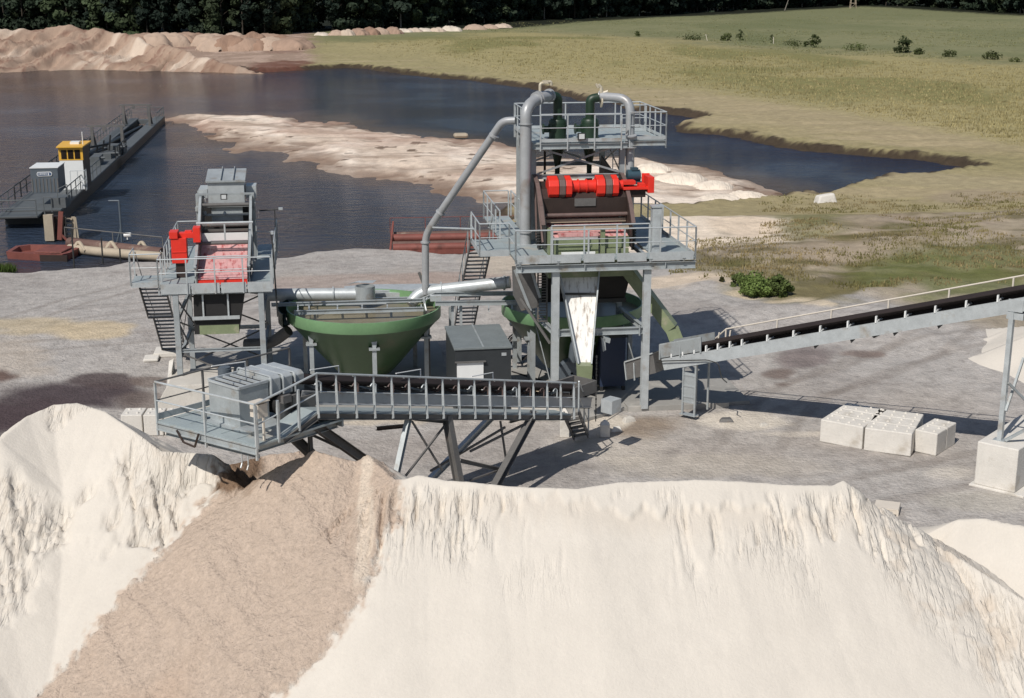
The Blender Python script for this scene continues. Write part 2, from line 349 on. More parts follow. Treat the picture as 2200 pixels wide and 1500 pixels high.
# pale berm and wash under the tower
for b in [(1450,600,120,20,C(218,200,178),.9),(1480,460,190,60,C(236,220,200),1),(1400,420,160,40,C(236,220,200),1),(1590,470,70,26,C(228,208,184),.8),(1600,628,60,9,C(214,198,172),.9),(1690,650,60,8,C(214,198,172),.9),(1745,664,35,8,C(216,200,176),.9),(1150,520,150,40,C(205,190,170),.7)]: blob(*b)
# meadow bands
fe = bp([500,650,1100,1300,1550,1850,2200,2600], [88,70,62,45,32,16,34,50])
tg = bp([600,1100,1480,1750,1940,2200,2600], [96,66,86,112,120,136,160]); tb = bp([600,900,1100,1500,1800,2200,2600], [96,112,150,178,222,290,350])
fm = (Y_ > 96)*(dl > -.5); onr = sst(590, 660, Un-60+(V-90)*.2)
mixc(fm, C(160, 138, 122)); mixc(fm*sst(-.1, .3, n4)*.8, C(186, 162, 146)); mixc(fm*sst(.0, .4, n1)*.6, C(134, 106, 92))
mr = fm*onr
mixc(mr, C(156, 144, 112)); mixc(mr*sst(1180, 1050, Un)*sst(160, 130, Vn-(U-620)*.06)*.85, C(128, 126, 84))
mixc(mr*sst(0, 16, V-tb)*sst(60, 25, V-tb+n2*14)*sst(1000, 1250, U), C(160, 144, 122))
stt = fbm(X_*.05, Y_*.35, 5, 158); mixc(mr*sst(0, 14, V-tb)*sst(.0, .35, stt)*.7, C(184, 164, 140)); mixc(mr*sst(0, 14, V-tb)*sst(.0, .35, -stt)*.5, C(134, 120, 92))
gs = V-bp([1100,1500,2000,2200,2600], [196,262,305,318,340]); mixc(mr*sst(1080, 1300, U)*sst(-16, -4, gs+n2*10)*sst(30, 14, gs+n2*12), C(124, 118, 82))
gs2 = V-bp([1100,1500,2000,2200,2600], [196,275,345,366,390]); mixc(mr*sst(1280, 1400, U)*sst(-14, 0, gs2+n2*10)*sst(34, 14, gs2+n1*10)*.8, C(170, 156, 134))
mixc(mr*sst(-12, 10, V-tg+n2*6+n1*10)*sst(8, -8, V-tb+n2*10), C(160, 150, 108)); mixc(mr*sst(-6, 4, V-tg)*sst(8, -8, V-tb)*sst(0, .4, fbm(X_*.05, Y_*.03, 4, 159))*.8, C(126, 124, 80)); mixc(mr*sst(-6, 4, V-tg)*sst(30, 0, tb-V)*.6, C(172, 160, 122))
mixc(mr*sst(10, -12, V-tg+n2*6+n1*10), C(122, 124, 90)); mixc(mr*sst(4, -8, V-tg)*sst(-.1, .5, n3+.5*n4)*.6, C(140, 138, 104)); mixc(mr*sst(4, -8, V-tg)*sst(.1, .5, fbm(X_*.03, Y_*.012, 4, 57))*.5, C(108, 114, 78))
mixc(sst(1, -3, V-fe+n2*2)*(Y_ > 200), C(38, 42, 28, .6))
# banks: dark wet peat at the water's edge
wet = sst(1.9, .9, dl+n2*.8+n4*.9)*(Y_ > 100)*(dl > -3)*(~isb); mixc(wet*.92, C(58, 47, 42)); mixc(sst(1.0, .1, dl+n2*.4)*(Y_ <= 100)*(X_ < 16)*.6, C(105, 84, 72))
blob(700, 150, 90, 9, C(74, 54, 48), .95); blob(600, 128, 60, 10, C(110, 72, 60), .8); blob(1235, 206, 60, 8, C(92, 66, 54), .9)
blob(2100, 395, 120, 18, C(165, 150, 126), .8)
# sand spit in the lake
k = sst(-.3, .35, db*.15+n4*.5); sb = isb*1.
mixc(sb, C(160, 138, 120)); mixc(sb*k, C(216, 198, 180, .95)); mixc(sb*sst(-.05, .3, fbm(X_*.25, Y_*.12, 4, 58))*.8, C(240, 226, 210, .98)); mixc(sb*sst(.05, .35, fbm(X_*.12, Y_*.5, 4, 59))*.6, C(168, 146, 128)); mixc(sb*sst(.42, .5, fbm(X_*.5, Y_*.8, 4, 60))*.9, C(110, 92, 78)); mixc(sb*sst(.55, .1, Z_-WZ+n2*.25)*.7, C(124, 100, 84))
mixc(sb*sst(5, 12, X_)*sst(.5, 1.1, Z_-WZ), C(244, 226, 206)); mixc(sb*sst(.2, .5, n1)*sst(6, -8, X_)*.35, C(196, 164, 148))
co = np.stack([X_, Y_, Z_], -1).reshape(-1, 3)
M['ground'] = mat('ground', (0, 0, 0), .95, 0, .20, 1.3, bump=.10, bs=6, attr=True, spec=.15)
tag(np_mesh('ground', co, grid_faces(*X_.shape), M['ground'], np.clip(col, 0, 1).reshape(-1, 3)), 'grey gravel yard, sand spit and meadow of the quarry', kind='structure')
# lake water
wm = bpy.data.materials.new('lake_water'); wm.use_nodes = True; t = wm.node_tree; b = t.nodes['Principled BSDF']
b.inputs['Base Color'].default_value = (.020, .020, .027, 1); b.inputs['Roughness'].default_value = .10; b.inputs['Specular IOR Level'].default_value = .22
tc = t.nodes.new('ShaderNodeTexCoord'); mp = t.nodes.new('ShaderNodeMapping'); mp.inputs['Scale'].default_value = (.55, 1.1, 1); mp.inputs['Rotation'].default_value = (0, 0, R(12))
n1_ = t.nodes.new('ShaderNodeTexNoise'); n1_.inputs['Scale'].default_value = 1.1; n1_.inputs['Detail'].default_value = 5; n1_.inputs['Roughness'].default_value = .62
n2_ = t.nodes.new('ShaderNodeTexNoise'); n2_.inputs['Scale'].default_value = .05; n2_.inputs['Detail'].default_value = 3
mr_ = t.nodes.new('ShaderNodeMapRange'); mr_.inputs[1].default_value = .35; mr_.inputs[2].default_value = .65; mr_.inputs[3].default_value = .2; mr_.inputs[4].default_value = 1.0
bu = t.nodes.new('ShaderNodeBump'); bu.inputs['Distance'].default_value = 1.7
for a_, b_ in ((tc.outputs['Object'], mp.inputs[0]), (mp.outputs[0], n1_.inputs[0]), (tc.outputs['Object'], n2_.inputs[0]), (n2_.outputs[0], mr_.inputs[0]), (mr_.outputs[0], bu.inputs['Strength']), (n1_.outputs[0], bu.inputs['Height']), (bu.outputs[0], b.inputs['Normal'])): t.links.new(a_, b_)
Xl, Yl = np.meshgrid(np.arange(-150, 90, .8), np.arange(66, 292, .8)); _, dll, dbl, _ = height(Xl, Yl, True); nl_ = fbm(Xl*.08, Yl*.05, 4, 170)
mk = sst(-8, 1, dbl+nl_*6)*.55; cw = np.zeros(Xl.shape+(3,)); cw[:] = (.028, .040, .063); nv_ = sst(4, 24, Xl)[..., None]*.8; cw = cw*(1-nv_)+np.array((.010, .019, .048))*nv_; cw = cw*(1-mk[..., None])+np.array((.15, .115, .09))*mk[..., None]
mk = (sst(9, 1, -dll)*.5*(Yl > 120)*(Xl < -20)+sst(185, 225, Yl+nl_*20)*sst(-30, -60, Xl)*.8).clip(0, 1)[..., None]; cw = cw*(1-mk)+np.array((.05, .033, .025))*mk  # brown reflection of the sand bank and trees, painted into the water colour
mk = (sst(4, 0, -dll)*.5*(Yl < 110))[..., None]; cw = cw*(1-mk)+np.array((.07, .055, .05))*mk
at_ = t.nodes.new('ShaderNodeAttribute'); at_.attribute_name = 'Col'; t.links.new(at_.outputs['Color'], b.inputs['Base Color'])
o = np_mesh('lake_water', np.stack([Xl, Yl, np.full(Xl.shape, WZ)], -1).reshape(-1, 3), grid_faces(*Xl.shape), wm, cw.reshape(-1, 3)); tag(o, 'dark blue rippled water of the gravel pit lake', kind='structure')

#SECTION heaps
def seg_surface(X, Y, crest, k=.63, kb=.75):
    Zs = np.full(X.shape, -99.); Tc = np.zeros(X.shape)
    for (a, b) in zip(crest, crest[1:]):
        ax, ay, az_ = a; bx, by, bz = b; ex, ey = bx-ax, by-ay; t = np.clip(((X-ax)*ex+(Y-ay)*ey)/(ex*ex+ey*ey), 0, 1)
        dx, dy = X-ax-t*ex, Y-ay-t*ey; d = np.sqrt(dx*dx+dy*dy); zc = az_+(bz-az_)*t
        z = zc-d*np.where(dy > 0, kb, k); m = z > Zs; Zs = np.where(m, z, Zs); Tc = np.where(m, zc-z, Tc)
    return Zs, Tc
gx = np.arange(-20, 20, .045); gyy = np.arange(24.5, 41, .045); X, Y = np.meshgrid(gx, gyy)
CL = [gz(u, v, z) for u, v, z in [(-300,1120,2.3),(-120,1010,2.8),(0,945,3.2),(60,893,3.5),(115,870,3.62),(165,866,3.65),(225,884,3.5),(290,928,3.2),(345,968,2.9),(400,972,2.8),(455,975,2.75),(476,1002,2.5),(498,1032,2.25),(520,1048,2.1)]]
CB = [gz(u, v, z) for u, v, z in [(498,1034,2.4),(552,1062,2.05),(592,1030,2.6),(618,992,3.15),(675,970,3.4),(722,982,3.35),(768,990,3.25),(790,976,3.4),(815,1000,3.25),(845,1030,3.15)]]
CR = [gz(u, v, z) for u, v, z in [(845,1030,3.2),(870,1030,3.2),(900,1021,3.27),(960,1032,3.17),(1020,1036,3.15),(1100,1046,3.05),(1240,1050,3.0),(1330,1036,3.05),(1500,1031,3.0),(1620,1036,2.9),(1700,1042,2.8),(1790,1042,2.72),(1812,1032,2.78),(1836,1052,2.5),(1880,1118,1.85),(1960,1150,1.5),(2040,1185,1.2),(2200,1290,.7),(2400,1380,.2)]]
CF = [gz(u, v, z) for u, v, z in [(2060,1116,1.35),(2110,1113,1.4),(2200,1130,1.3),(2400,1160,1.1)]]
Zw = {}; Zl, Tl = seg_surface(X, Y, CL); Zb, Tb = seg_surface(X, Y, CB, .64); Zb2, Tb2 = seg_surface(X, Y, [gz(u, v, z) for u, v, z in [(500,1000,1.5),(560,985,1.45),(620,978,1.5),(690,975,1.3)]], .6); Tb = np.where(Zb2 > Zb, Tb2, Tb); Zb = np.maximum(Zb, Zb2); Zr, Tr = seg_surface(X, Y, CR, .62); Zf, Tf = seg_surface(X, Y, CF, .5, .5)
Zr = Zr-.0; Zall = np.maximum(np.maximum(Zl, Zb), Zr); T = np.where(Zall == Zl, Tl, np.where(Zall == Zb, Tb, Tr))
# which sand lies where (ground survey of the brown tongue, mapped on the slope plane)
def slope_uv(X, Y, Z): d = Y*cs-(Z-CH)*sn; return 1100+FPX*X/d, 750-FPX*(Y*sn+(Z-CH)*cs)/d
Us, Vs = slope_uv(X, Y, Zall); wn = fbm(X*2.2, Y*2.2, 4, 60)
lb = np.interp(Vs, [940,1010,1060,1130,1230,1320,1400,1500,1600], [478,470,455,400,300,232,160,78,0])
rb = np.interp(Vs, [940,1020,1060,1110,1150,1230,1300,1400,1500,1600], [838,846,852,848,832,806,778,700,596,500])
inb = np.minimum(Us-lb, rb-Us)/70+wn*.34+fbm(X*7, Y*7, 3, 88)*.16
isbr = (inb > 0)&(Vs > 930)&(Zall > -90)
rill = fbm(X*3.4+Y*.2, Y*.55, 4, 61); rl2 = fbm(X*7+Y*.4, Y*1.3, 3, 62)
warp = fbm(X*.9, Y*.9, 4, 63)
edge = sst(-.35, .6, fbm(X*.45+3, Y*.2, 3, 64)+.1)
cl = .16+.30*edge+.22*warp+.25*np.clip(rill, -1, 1)
scarp = sst(cl-.05, cl+.06, T)*sst(cl+2.6, cl+.3, T)
frill = fbm(X*7.5+warp, Y*.9, 4, 165); patch = sst(-.02, .3, fbm(X*.75+2, Y*.35, 4, 166)+.20); Zd = Zall-scarp*(.03+.06*edge)*(Zall == Zr)-(Zall == Zr)*patch*sst(.06, .25, T)*sst(1.7, .7, T+.5*warp)*np.clip(frill+.1, 0, 1)*.30
rg = 1-np.abs(fbm(X*4.2+warp*1.2, Y*.35, 4, 161)); rp = sst(-.05, .25, fbm(X*.5+7, Y*.25, 3, 162)+.12)
Zd = Zd-(Zall == Zr)*sst(.08, .2, T)*sst(1.9, .5, T+.4*warp)*rp*np.clip(rg-.62, 0, 1)*.22
# crusty collapsed patches on the left pile
ch = fbm(X*1.6-Y*.8, Y*1.1+X*.3, 5, 66); pm = sst(.02, .3, fbm(X*.55, Y*.5, 3, 67)+.16-.14*np.clip(T-1.2, 0, 3)); isl = (Zall == Zl)
Zd = Zd-isl*pm*(np.abs(ch)*.34+np.clip(rl2, 0, 1)*.14+np.clip((1-np.abs(fbm(X*3.2+Y*1.2, Y*.8-X*.3, 4, 163)))-.6, 0, 1)*.5)*sst(.05, .5, T)
scl = sst(.0, .07, T-1.0-.5*warp-.3*rill)*sst(2.2, 1.2, T)*sst(-3.5, -4.8, -np.abs(X+8.2)+0*X-2.5)*0
sr = sst(-20, 50, Us-np.interp(Vs, [1030,1200,1350,1500], [1800,1870,1980,2110])+60*warp)*(Zall == Zr); Zd = Zd-sr*np.abs(fbm(X*2.3, Y*2.3, 5, 68))*.10*sst(.1, .5, T)
Zd = Zd+fbm(X*1.2, Y*.5, 4, 69)*.022+fbm(X*6, Y*6, 3, 70)*.006
bt = sst(0, .5, inb); lump = fbm(X*5.5, Y*5.5, 4, 71); Zd = Zd+isbr*(bt*(.05+.10*fbm(X*.9+Y*.5, Y*.35, 3, 72))+lump*.035+fbm(X*11, Y*11, 2, 73)*.02+np.clip(fbm(X*1.5+Y*1.1, Y*.3, 3, 75), 0, 1)*.12)
Zd = np.where(Zall == Zl, Zd+isbr*0, Zd)
co = np.stack([X, Y, Zd], -1).reshape(-1, 3); F = grid_faces(*X.shape)
gr = height(X, Y); ok = (Zd > gr-.35).reshape(-1); lab = np.where(isbr, 1, np.where((Us < 700), 0, 2)).reshape(-1)
crm = C(236, 228, 216, .73); sandw = np.zeros((X.size, 3)); sandw[:] = crm
nn = (fbm(X*.5, Y*.2, 4, 80)+.0).reshape(-1, 1); sandw = sandw*(1+.05*nn)
dk = (np.clip(scarp*(1-sst(cl+.1, cl+.6, T)), 0, 1)*(Zall == Zr)*.15+isl*pm*sst(.2, .0, np.abs(ch))*.2+sr*sst(.05, .4, fbm(X*1.8, Y*2.2, 4, 82))*.3).reshape(-1, 1)
sandw = sandw*(1-dk)+C(205, 186, 164, .8)*dk
pk = (sst(.0, .5, fbm(X*.35, Y*.25, 3, 84))*.35).reshape(-1, 1)
br = np.zeros((X.size, 3)); br[:] = C(203, 184, 167, .84); br = br*(1-pk)+C(204, 172, 146, .82)*pk
st = (sst(.25, .5, 1-np.abs(Us-np.interp(Vs, [975,1060,1150,1260], [790,782,790,770]))/26+wn*.5)*sst(1290, 1230, Vs)*sst(970, 985, Vs)).reshape(-1, 1)
br = br*(1-st)+C(224, 208, 190, .84)*st
wetm = (sst(1.15, .75, np.hypot((Us-505)/62, (Vs-1012)/48)+wn*.3)).reshape(-1, 1); br = br*(1-wetm)+C(142, 118, 98, .8)*wetm
gl = (1+.10*fbm(X*9, Y*9, 3, 86)+.05*lump).reshape(-1, 1); br = br*gl
bw = sst(-.20, .16, inb+fbm(X*9, Y*9, 3, 87)*.28).reshape(-1, 1); sandw = sandw*(1-bw)+br*bw; br = sandw
cr = np.clip((Zall == Zr)*patch*sst(.03, .2, T)*sst(2.2, .6, T+.6*warp)+isl*pm*.9+sr*.7, 0, 1).reshape(-1, 1)*(1-bw)
sandw = np.concatenate([np.clip(sandw, 0, 1), cr], 1); br = sandw
M['sand'] = mat('dry_sand', (0, 0, 0), .95, 0, .04, 1.2, bump=.012, bs=14, attr=True, spec=.1)
M['sandb'] = mat('coarse_sand', (0, 0, 0), .95, 0, .15, 12, bump=.11, bs=9, attr=True, spec=.1)
def crust(m, dist, st):                       # thin downslope cracks where the crust mask (alpha of Col) is set
    t = m.node_tree; N = t.nodes; Lk = t.links; b = N['Principled BSDF']; old = [l for l in Lk if l.to_socket == b.inputs['Normal']][0].from_node
    at = [n for n in N if n.type == 'ATTRIBUTE'][0]; tc = N.new('ShaderNodeTexCoord'); mp = N.new('ShaderNodeMapping'); mp.inputs['Scale'].default_value = st
    n = N.new('ShaderNodeTexNoise'); n.inputs['Scale'].default_value = 1; n.inputs['Detail'].default_value = 5; n.inputs['Distortion'].default_value = .8; Lk.new(tc.outputs['Object'], mp.inputs[0]); Lk.new(mp.outputs[0], n.inputs[0])
    rp = N.new('ShaderNodeValToRGB'); e = rp.color_ramp.elements; e[0].position = .30; e[1].position = .52; e[0].color = (0, 0, 0, 1); e[1].color = (1, 1, 1, 1); Lk.new(n.outputs[0], rp.inputs[0])
    bp = N.new('ShaderNodeBump'); bp.inputs['Distance'].default_value = dist; Lk.new(at.outputs['Alpha'], bp.inputs['Strength']); Lk.new(rp.outputs[0], bp.inputs['Height']); Lk.new(old.outputs[0], bp.inputs['Normal']); Lk.new(bp.outputs[0], b.inputs['Normal'])
crust(M['sand'], .035, (10, 1.8, 1.8))
fl = np.where((lab[F] == 1).sum(1) >= 2, 1, np.where((lab[F] == 0).sum(1) >= 2, 0, 2))
for i, nm, m_, cc, lb_ in ((0, 'sand_heap', 'sand', sandw, 'white sand heap at the left edge with a rounded top and crusty slumped face'),
                       (1, 'sand_heap', 'sandb', br, 'tan brown coarse sand heap spilling below the conveyor head between the two white heaps'),
                       (2, 'sand_heap', 'sand', sandw, 'large smooth white sand heap filling the foreground with a long straight crest')):
    f = F[(fl == i) & ok[F].all(1)]; c1, f1, k1 = compact(co, f, cc); o = np_mesh(nm, c1, f1, M[m_], k1); tag(o, lb_, 'sand heap')
gx = np.arange(7, 22, .08); gyy = np.arange(27, 41, .08); X, Y = np.meshgrid(gx, gyy); Zf, Tf = seg_surface(X, Y, CF, .95, .45)
rr = np.sqrt(Tf+.02)*.0; Zf = Zf-.15+.15*np.exp(-Tf*3)+fbm(X*1.3, Y*1.3, 3, 90)*.03; co = np.stack([X, Y, Zf], -1).reshape(-1, 3)
okf = (Zf > height(X, Y)-.3).reshape(-1); c1, f1, _ = compact(co, grid_faces(*X.shape, okf)); cc = np.zeros((len(c1), 4)); cc[:, :3] = crm
tag(np_mesh('sand_heap', c1, f1, M['sand'], cc), 'low pale sand heap at the right edge beyond the big white heap', 'sand heap')

#SECTION right tower
RT = Frame(1.53, 48.14, 8); q = RT.y
def V3(p, dx=0, dy=0, dz=0): return (p[0]+dx, p[1]+dy, p[2]+dz)
t = thing('screening_tower', RT, 'tall galvanised steel tower with two railed decks carrying the red driven screen and the cyclones', 'steel tower')
for x, y, z1 in [(0,0,5.3),(3.3,0,5.3)]: B().ibeam((x,y,.12), (x,y,z1), .26, .24, .02, up=(0,1,0)).obj('column', 'galvl', t)
for x, y in [(-.28,3.4),(3.05,3.4),(-.28,7.0),(3.05,7.0)]: B().ibeam((x,y,.1), (x,y,9.3), .2, .18, .016, up=(0,1,0)).obj('column', 'galv', t)
bm = B(); bm.ibeam((-1.43,-.16,5.44), (5.0,-.16,5.44), .2, .26, .018)
for y in (2.6, 5.2, 8.0): bm.ibeam((-1.4,y,5.58), (-.1,y,5.58), .14, .2); bm.ibeam((3.3,y,5.58), (4.95,y,5.58), .14, .2)
for x in (-1.3, 0.05, 3.35, 4.55): bm.ibeam((x,-.3,5.64), (x,8.2 if x not in (0.05,) else 1.0,5.64), .12, .15)
for x in (-1.25, 1.0, 3.9): bm.box((x-.012,-.26,5.33), (x+.012,-.06,5.55))
bm.ibeam((0,0,3.05), (3.3,0,3.05), .16, .24); bm.ibeam((0,0,3.05), (-.28,3.4,3.05), .14, .2); bm.ibeam((3.3,0,3.05), (3.05,3.4,3.05), .14, .2)
for x in (.12, 3.05): bm.box((x-.02,-.12,2.88), (x+.02,.0,3.24))
for z in (8.16,): bm.ibeam((-.28,3.35,z), (3.05,3.35,z), .14, .16); bm.ibeam((-.28,7,z), (3.05,7,z), .14, .16)
bm.obj('floor_beam', 'galv', t)
bm = B(); L3 = lambda a, b, w=.07: bm.beam(a, b, .02, w)
L3((-.2,3.3,8.25), (2.95,3.3,9.3)); L3((-.2,3.27,9.25), (2.95,3.27,8.3)); L3((-.28,3.5,8.2), (-.28,6.9,9.3)); L3((3.05,3.5,9.3), (3.05,6.9,8.2)); L3((3.05,3.5,8.2), (3.05,6.9,9.3))
L3((-.2,7,8.1), (3,7,9.2)); L3((-.2,7,9.2), (3,7,8.1)); L3((0,0,.6), (-.28,3.4,3)); L3((3.3,0,.6), (3.05,3.4,3)); L3((-.28,3.4,.5), (-.28,7,3)); L3((3.05,3.4,3), (3.05,7,.5))
bm.obj('brace', 'galv', t)
bm = B()                                                                 # inner dark cross frames behind the screen
for z, y in ((7.6,5.2),): bm.beam((-.2,y,z), (3,y,z), .1, .12)
for x in (.45, .95): bm.beam((x,5.2,6.4), (x,5.2,8.9), .08, .08)
bm.obj('inner_frame', 'brown', t)
bm = B(); zt = 5.75
for a, b in [((-1.43,-.25),(-.16,5.4)),((-.155,-.25),(3.52,.62)),((3.525,-.25),(4.95,8.2)),((-2.5,1.35),(-1.435,4.0)),((-1.43,5.4),(-.4,9.2))]:
    bm.box((a[0],a[1],zt-.05), (b[0],b[1],zt))
o = bm.obj('deck', 'deck', t)
bm = B()
for x0, x1 in [(-1.4,-.2),(-.15,.85),(.95,2.05),(2.15,3.2),(3.3,4.9)]: bm.box((x0,-.275,5.63), (x1,-.255,5.93))
bm.box((-2.5,1.32,5.62), (-1.45,1.34,5.84)); bm.box((-2.53,1.35,5.62), (-2.505,4,5.84)); bm.box((4.955,-.2,5.62), (4.98,8.2,5.86)); bm.obj('kick_plate', 'galvl', t)
z = zt
for pts, dr in [([(-1.45,-.25,z),(4.97,-.25,z)], .12), ([(4.97,-.25,z),(4.97,8.2,z)], .1), ([(4.97,8.2,z),(3.6,8.2,z)], 0), ([(-1.45,-.25,z),(-1.45,1.35,z)], .1), ([(-1.45,1.35,z),(-2.52,1.35,z)], .1),
            ([(-2.52,1.35,z),(-2.52,4.0,z)], .1), ([(-1.43,4.1,z),(-1.43,9.2,z),(-.4,9.2,z)], .1), ([(-.05,.62,z),(3.5,.62,z)], 0), ([(-.3,5.4,z),(-.3,9.2,z)], 0)]:
    B().rail(pts, toe=0, drop=dr, pw=.055, r=.025).obj('railing', 'galvl', t)
# two flights of open stairs on the far left of the lower deck
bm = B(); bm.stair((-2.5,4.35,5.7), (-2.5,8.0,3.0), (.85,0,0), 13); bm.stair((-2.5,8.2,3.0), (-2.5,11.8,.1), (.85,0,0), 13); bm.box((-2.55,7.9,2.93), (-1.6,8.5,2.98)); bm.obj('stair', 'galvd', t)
bm = B()
for x in (-2.5, -1.65): bm.path([(x,4.4,6.6), (x,8.0,3.95), (x,11.8,1.05)], .02, 6)
for x in (-2.5, -1.65):
    for k in range(8): f = k/7; bm.beam((x,4.4+f*7.4,5.7-f*5.55), (x,4.4+f*7.4,6.6-f*5.5), .04, .04)
bm.obj('stair_railing', 'galv', t)
# upper deck with cyclones
zu = 9.46; bm = B(); bm.box((-.35,2.95,zu-.04), (3.05,7.6,zu)); bm.box((3.06,3.4,zu-.04), (4.65,7.6,zu)); bm.obj('deck', 'deck', t)
bm = B(); bm.chan((-.4,2.9,zu-.14), (3.15,2.9,zu-.14), .09, .2, 1); bm.chan((3.1,3.3,zu-.12), (4.7,3.3,zu-.12), .08, .18, 1); bm.beam((4.68,3.3,zu-.12), (4.68,7.6,zu-.12), .02, .18); bm.beam((-.4,7.6,zu-.12), (4.7,7.6,zu-.12), .02, .18); bm.obj('edge_beam', 'galv', t)
for pts in [[(-.1,2.86,zu),(2.9,2.86,zu)], [(3.3,3.28,zu),(4.68,3.28,zu)], [(4.68,3.28,zu),(4.68,7.6,zu)], [(4.68,7.6,zu),(-.35,7.6,zu)], [(-.38,3.3,zu),(-.38,7.6,zu)], [(3.6,6.2,zu),(4.6,6.2,zu)]]:
    B().rail(pts, h=1.02, toe=.12, drop=.3, sp=.95, pw=.045).obj('railing', 'galvl', t)
bm = B(); bm.tube((3.55,7.3,5.8), (3.55,7.3,9.6), .02, 6); bm.tube((3.95,7.3,5.8), (3.95,7.3,9.6), .02, 6)
for k in range(14): bm.tube((3.55,7.3,5.9+k*.27), (3.95,7.3,5.9+k*.27), .014, 5)
bm.obj('ladder', 'galv', t)
bm = B()
for k in range(22): bm.box((-.42,1.15,3.2+k*.1), (-.12,1.2,3.225+k*.1))
bm.box((-.45,1.2,3.1), (-.4,1.28,5.6)); bm.box((-.12,1.2,3.1), (-.07,1.28,5.6)); bm.obj('cable_ladder', 'galvd', t)
# loudspeaker-like white bracket and control post on the right deck
bm = B(); bm.box((3.52,.3,5.76), (3.85,.62,7.42)); bm.box((3.48,.26,7.42), (3.92,.66,7.48)); o = bm.obj('motor_pedestal', 'galvl', t)
bm = B(); bm.box((3.58,.285,5.95), (3.80,.3,7.2)); bm.obj('front_plate', 'galvl', o)
# floodlights
def flood(p, fr, lab, s=1.):
    tt = thing('floodlight', Frame(*fr.W((p[0],p[1],0))[:2], fr.deg, fr.W(p)[2]), lab, 'floodlight')
    b_ = B(); b_.box((-.14*s,-.06,0), (.14*s,.05,.24*s)); b_.box((-.03,.05,.02), (.03,.16,.10)); b_.obj('housing', 'dark', tt); B().box((-.10*s,-.068,.03), (.10*s,-.061,.21*s)).obj('lamp_glass', 'lamp', tt)
pf = q(1249, 300, 2.78); flood((pf[0], 2.76, pf[2]), RT, 'small black floodlight under the front railing of the upper cyclone deck')

# ---- the big screen with its red exciters
s = thing('vibrating_screen', RT, 'large brown vibrating screen with red exciter drives on the lower deck of the tall tower', 'vibrating screen')
prof = [(1.0,5.9),(1.05,6.75),(1.55,7.35),(2.5,8.05),(3.1,8.25),(4.6,8.2),(6.6,8.5),(6.9,7.6),(5.0,6.6),(3.0,5.9)]
for x, nm in ((-.22,0), (2.92,1)): B().prism([(x,y,z_) for y, z_ in prof], (.05,0,0)).obj('side_plate', 'dark' if x < 0 else 'brown', s)
bm = B()
for x in (-.30, 2.98):
    for a, b in zip(prof[1:5], prof[2:6]): bm.beam((x+.03,a[0],a[1]), (x+.03,b[0],b[1]), .14, .05)
    bm.beam((x+.03,1.2,6.1), (x+.03,2.6,7.9), .06, .08); bm.beam((x+.03,2.6,6.0), (x+.03,3.1,8.2), .06, .08)
bm.obj('stiffener', 'brownl', s)
bm = B(); bm.prism([(-.17,2.0,6.95),(-.17,2.0,7.55),(-.17,2.35,7.85),(-.17,3.3,8.0),(-.17,3.3,7.2)], (3.09,0,0)); bm.obj('exciter_beam', 'brown', s)
B().box((1.02,1.955,7.26), (1.8,1.995,7.54)).obj('cover_plate', 'galvd', s)
B().tube((-.1,1.75,6.98), (2.95,1.75,6.98), .075, 14).obj('cross_tube', 'brownl', s, True)
bm = B(); ctr = (2.3, 7.9)
def hexx(x0, x1, r, m, ry=1.0):
    pts = [(x0, ctr[0]+r*ry*math.cos(R(a)), ctr[1]+r*math.sin(R(a))) for a in (15, 75, 135, 165, 205, 255, 315)]
    return B().prism(pts, (x1-x0, 0, 0)).obj('exciter' if m == 'red' else 'exciter_bracket', m, s, bevel=.012)
for x0, x1 in ((.07,.44),(.70,.92),(1.84,2.14),(2.42,2.64)): hexx(x0, x1, .44, 'red')
for x0, x1 in ((.46,.68),(2.17,2.40)): hexx(x0, x1, .46, 'brownl')
bm = B(); bm.tube((.92,2.3,7.94), (1.84,2.3,7.94), .22, 22)
for x in (.95, 1.2, 1.5, 1.8): bm.tube((x-.02,2.3,7.94), (x+.02,2.3,7.94), .26, 22)
bm.obj('shaft_guard', 'red', s, True)
bm = B(); bm.tube((2.64,2.3,7.95), (2.86,2.3,7.95), .17, 16); bm.box((2.84,2.1,7.98), (3.3,2.5,8.12)); bm.box((2.84,2.05,7.8), (3.76,2.55,7.9)); bm.box((3.42,2.1,7.9), (3.66,2.4,8.02)); bm.box((3.74,2.0,7.68), (3.97,2.75,8.26)); bm.box((3.68,2.75,7.66), (3.97,2.8,8.3)); bm.obj('drive_guard', 'red', s, bevel=.01)
o = B().tube((3.16,2.95,8.2), (3.64,2.95,8.2), .22, 18).obj('motor', 'blue', s, True)
bm = B(); bm.box((3.3,2.8,8.4), (3.55,3.05,8.5)); bm.box((3.14,2.7,7.9), (3.68,3.2,8.0)); bm.obj('terminal_box', 'blue', o)
B().box((3.1,2.2,7.5), (3.7,3.0,7.78)).obj('motor_mount', 'brown', s)
bm = B()
for i, (y, z_) in enumerate([(1.35,6.55),(1.9,6.75),(2.7,6.95),(3.6,7.15),(4.6,7.4)]): bm.beam((-.15,y,z_), (2.9,y,z_), .12, .12)
bm.obj('cross_beam', 'buff', s)
bm = B(); bm.add([(-.1,1.15,6.28),(2.85,1.15,6.28),(2.85,6.5,7.55),(-.1,6.5,7.55)], [(0,1,2,3)]); bm.box((.3,1.1,6.3), (1.75,1.4,6.42)); bm.obj('screen_deck', 'pink', s)
bm = B(); bm.box((-.13,.78,5.62), (-.03,3.5,6.62)); bm.box((-.03,.95,5.65), (1.72,1.1,6.22)); bm.box((1.98,1.0,5.9), (2.85,1.15,6.28)); bm.box((2.0,.82,5.55), (2.8,.98,5.88)); bm.box((1.78,.8,5.5), (1.93,1.0,6.6)); bm.box((.25,.9,6.0), (1.45,.94,6.1))
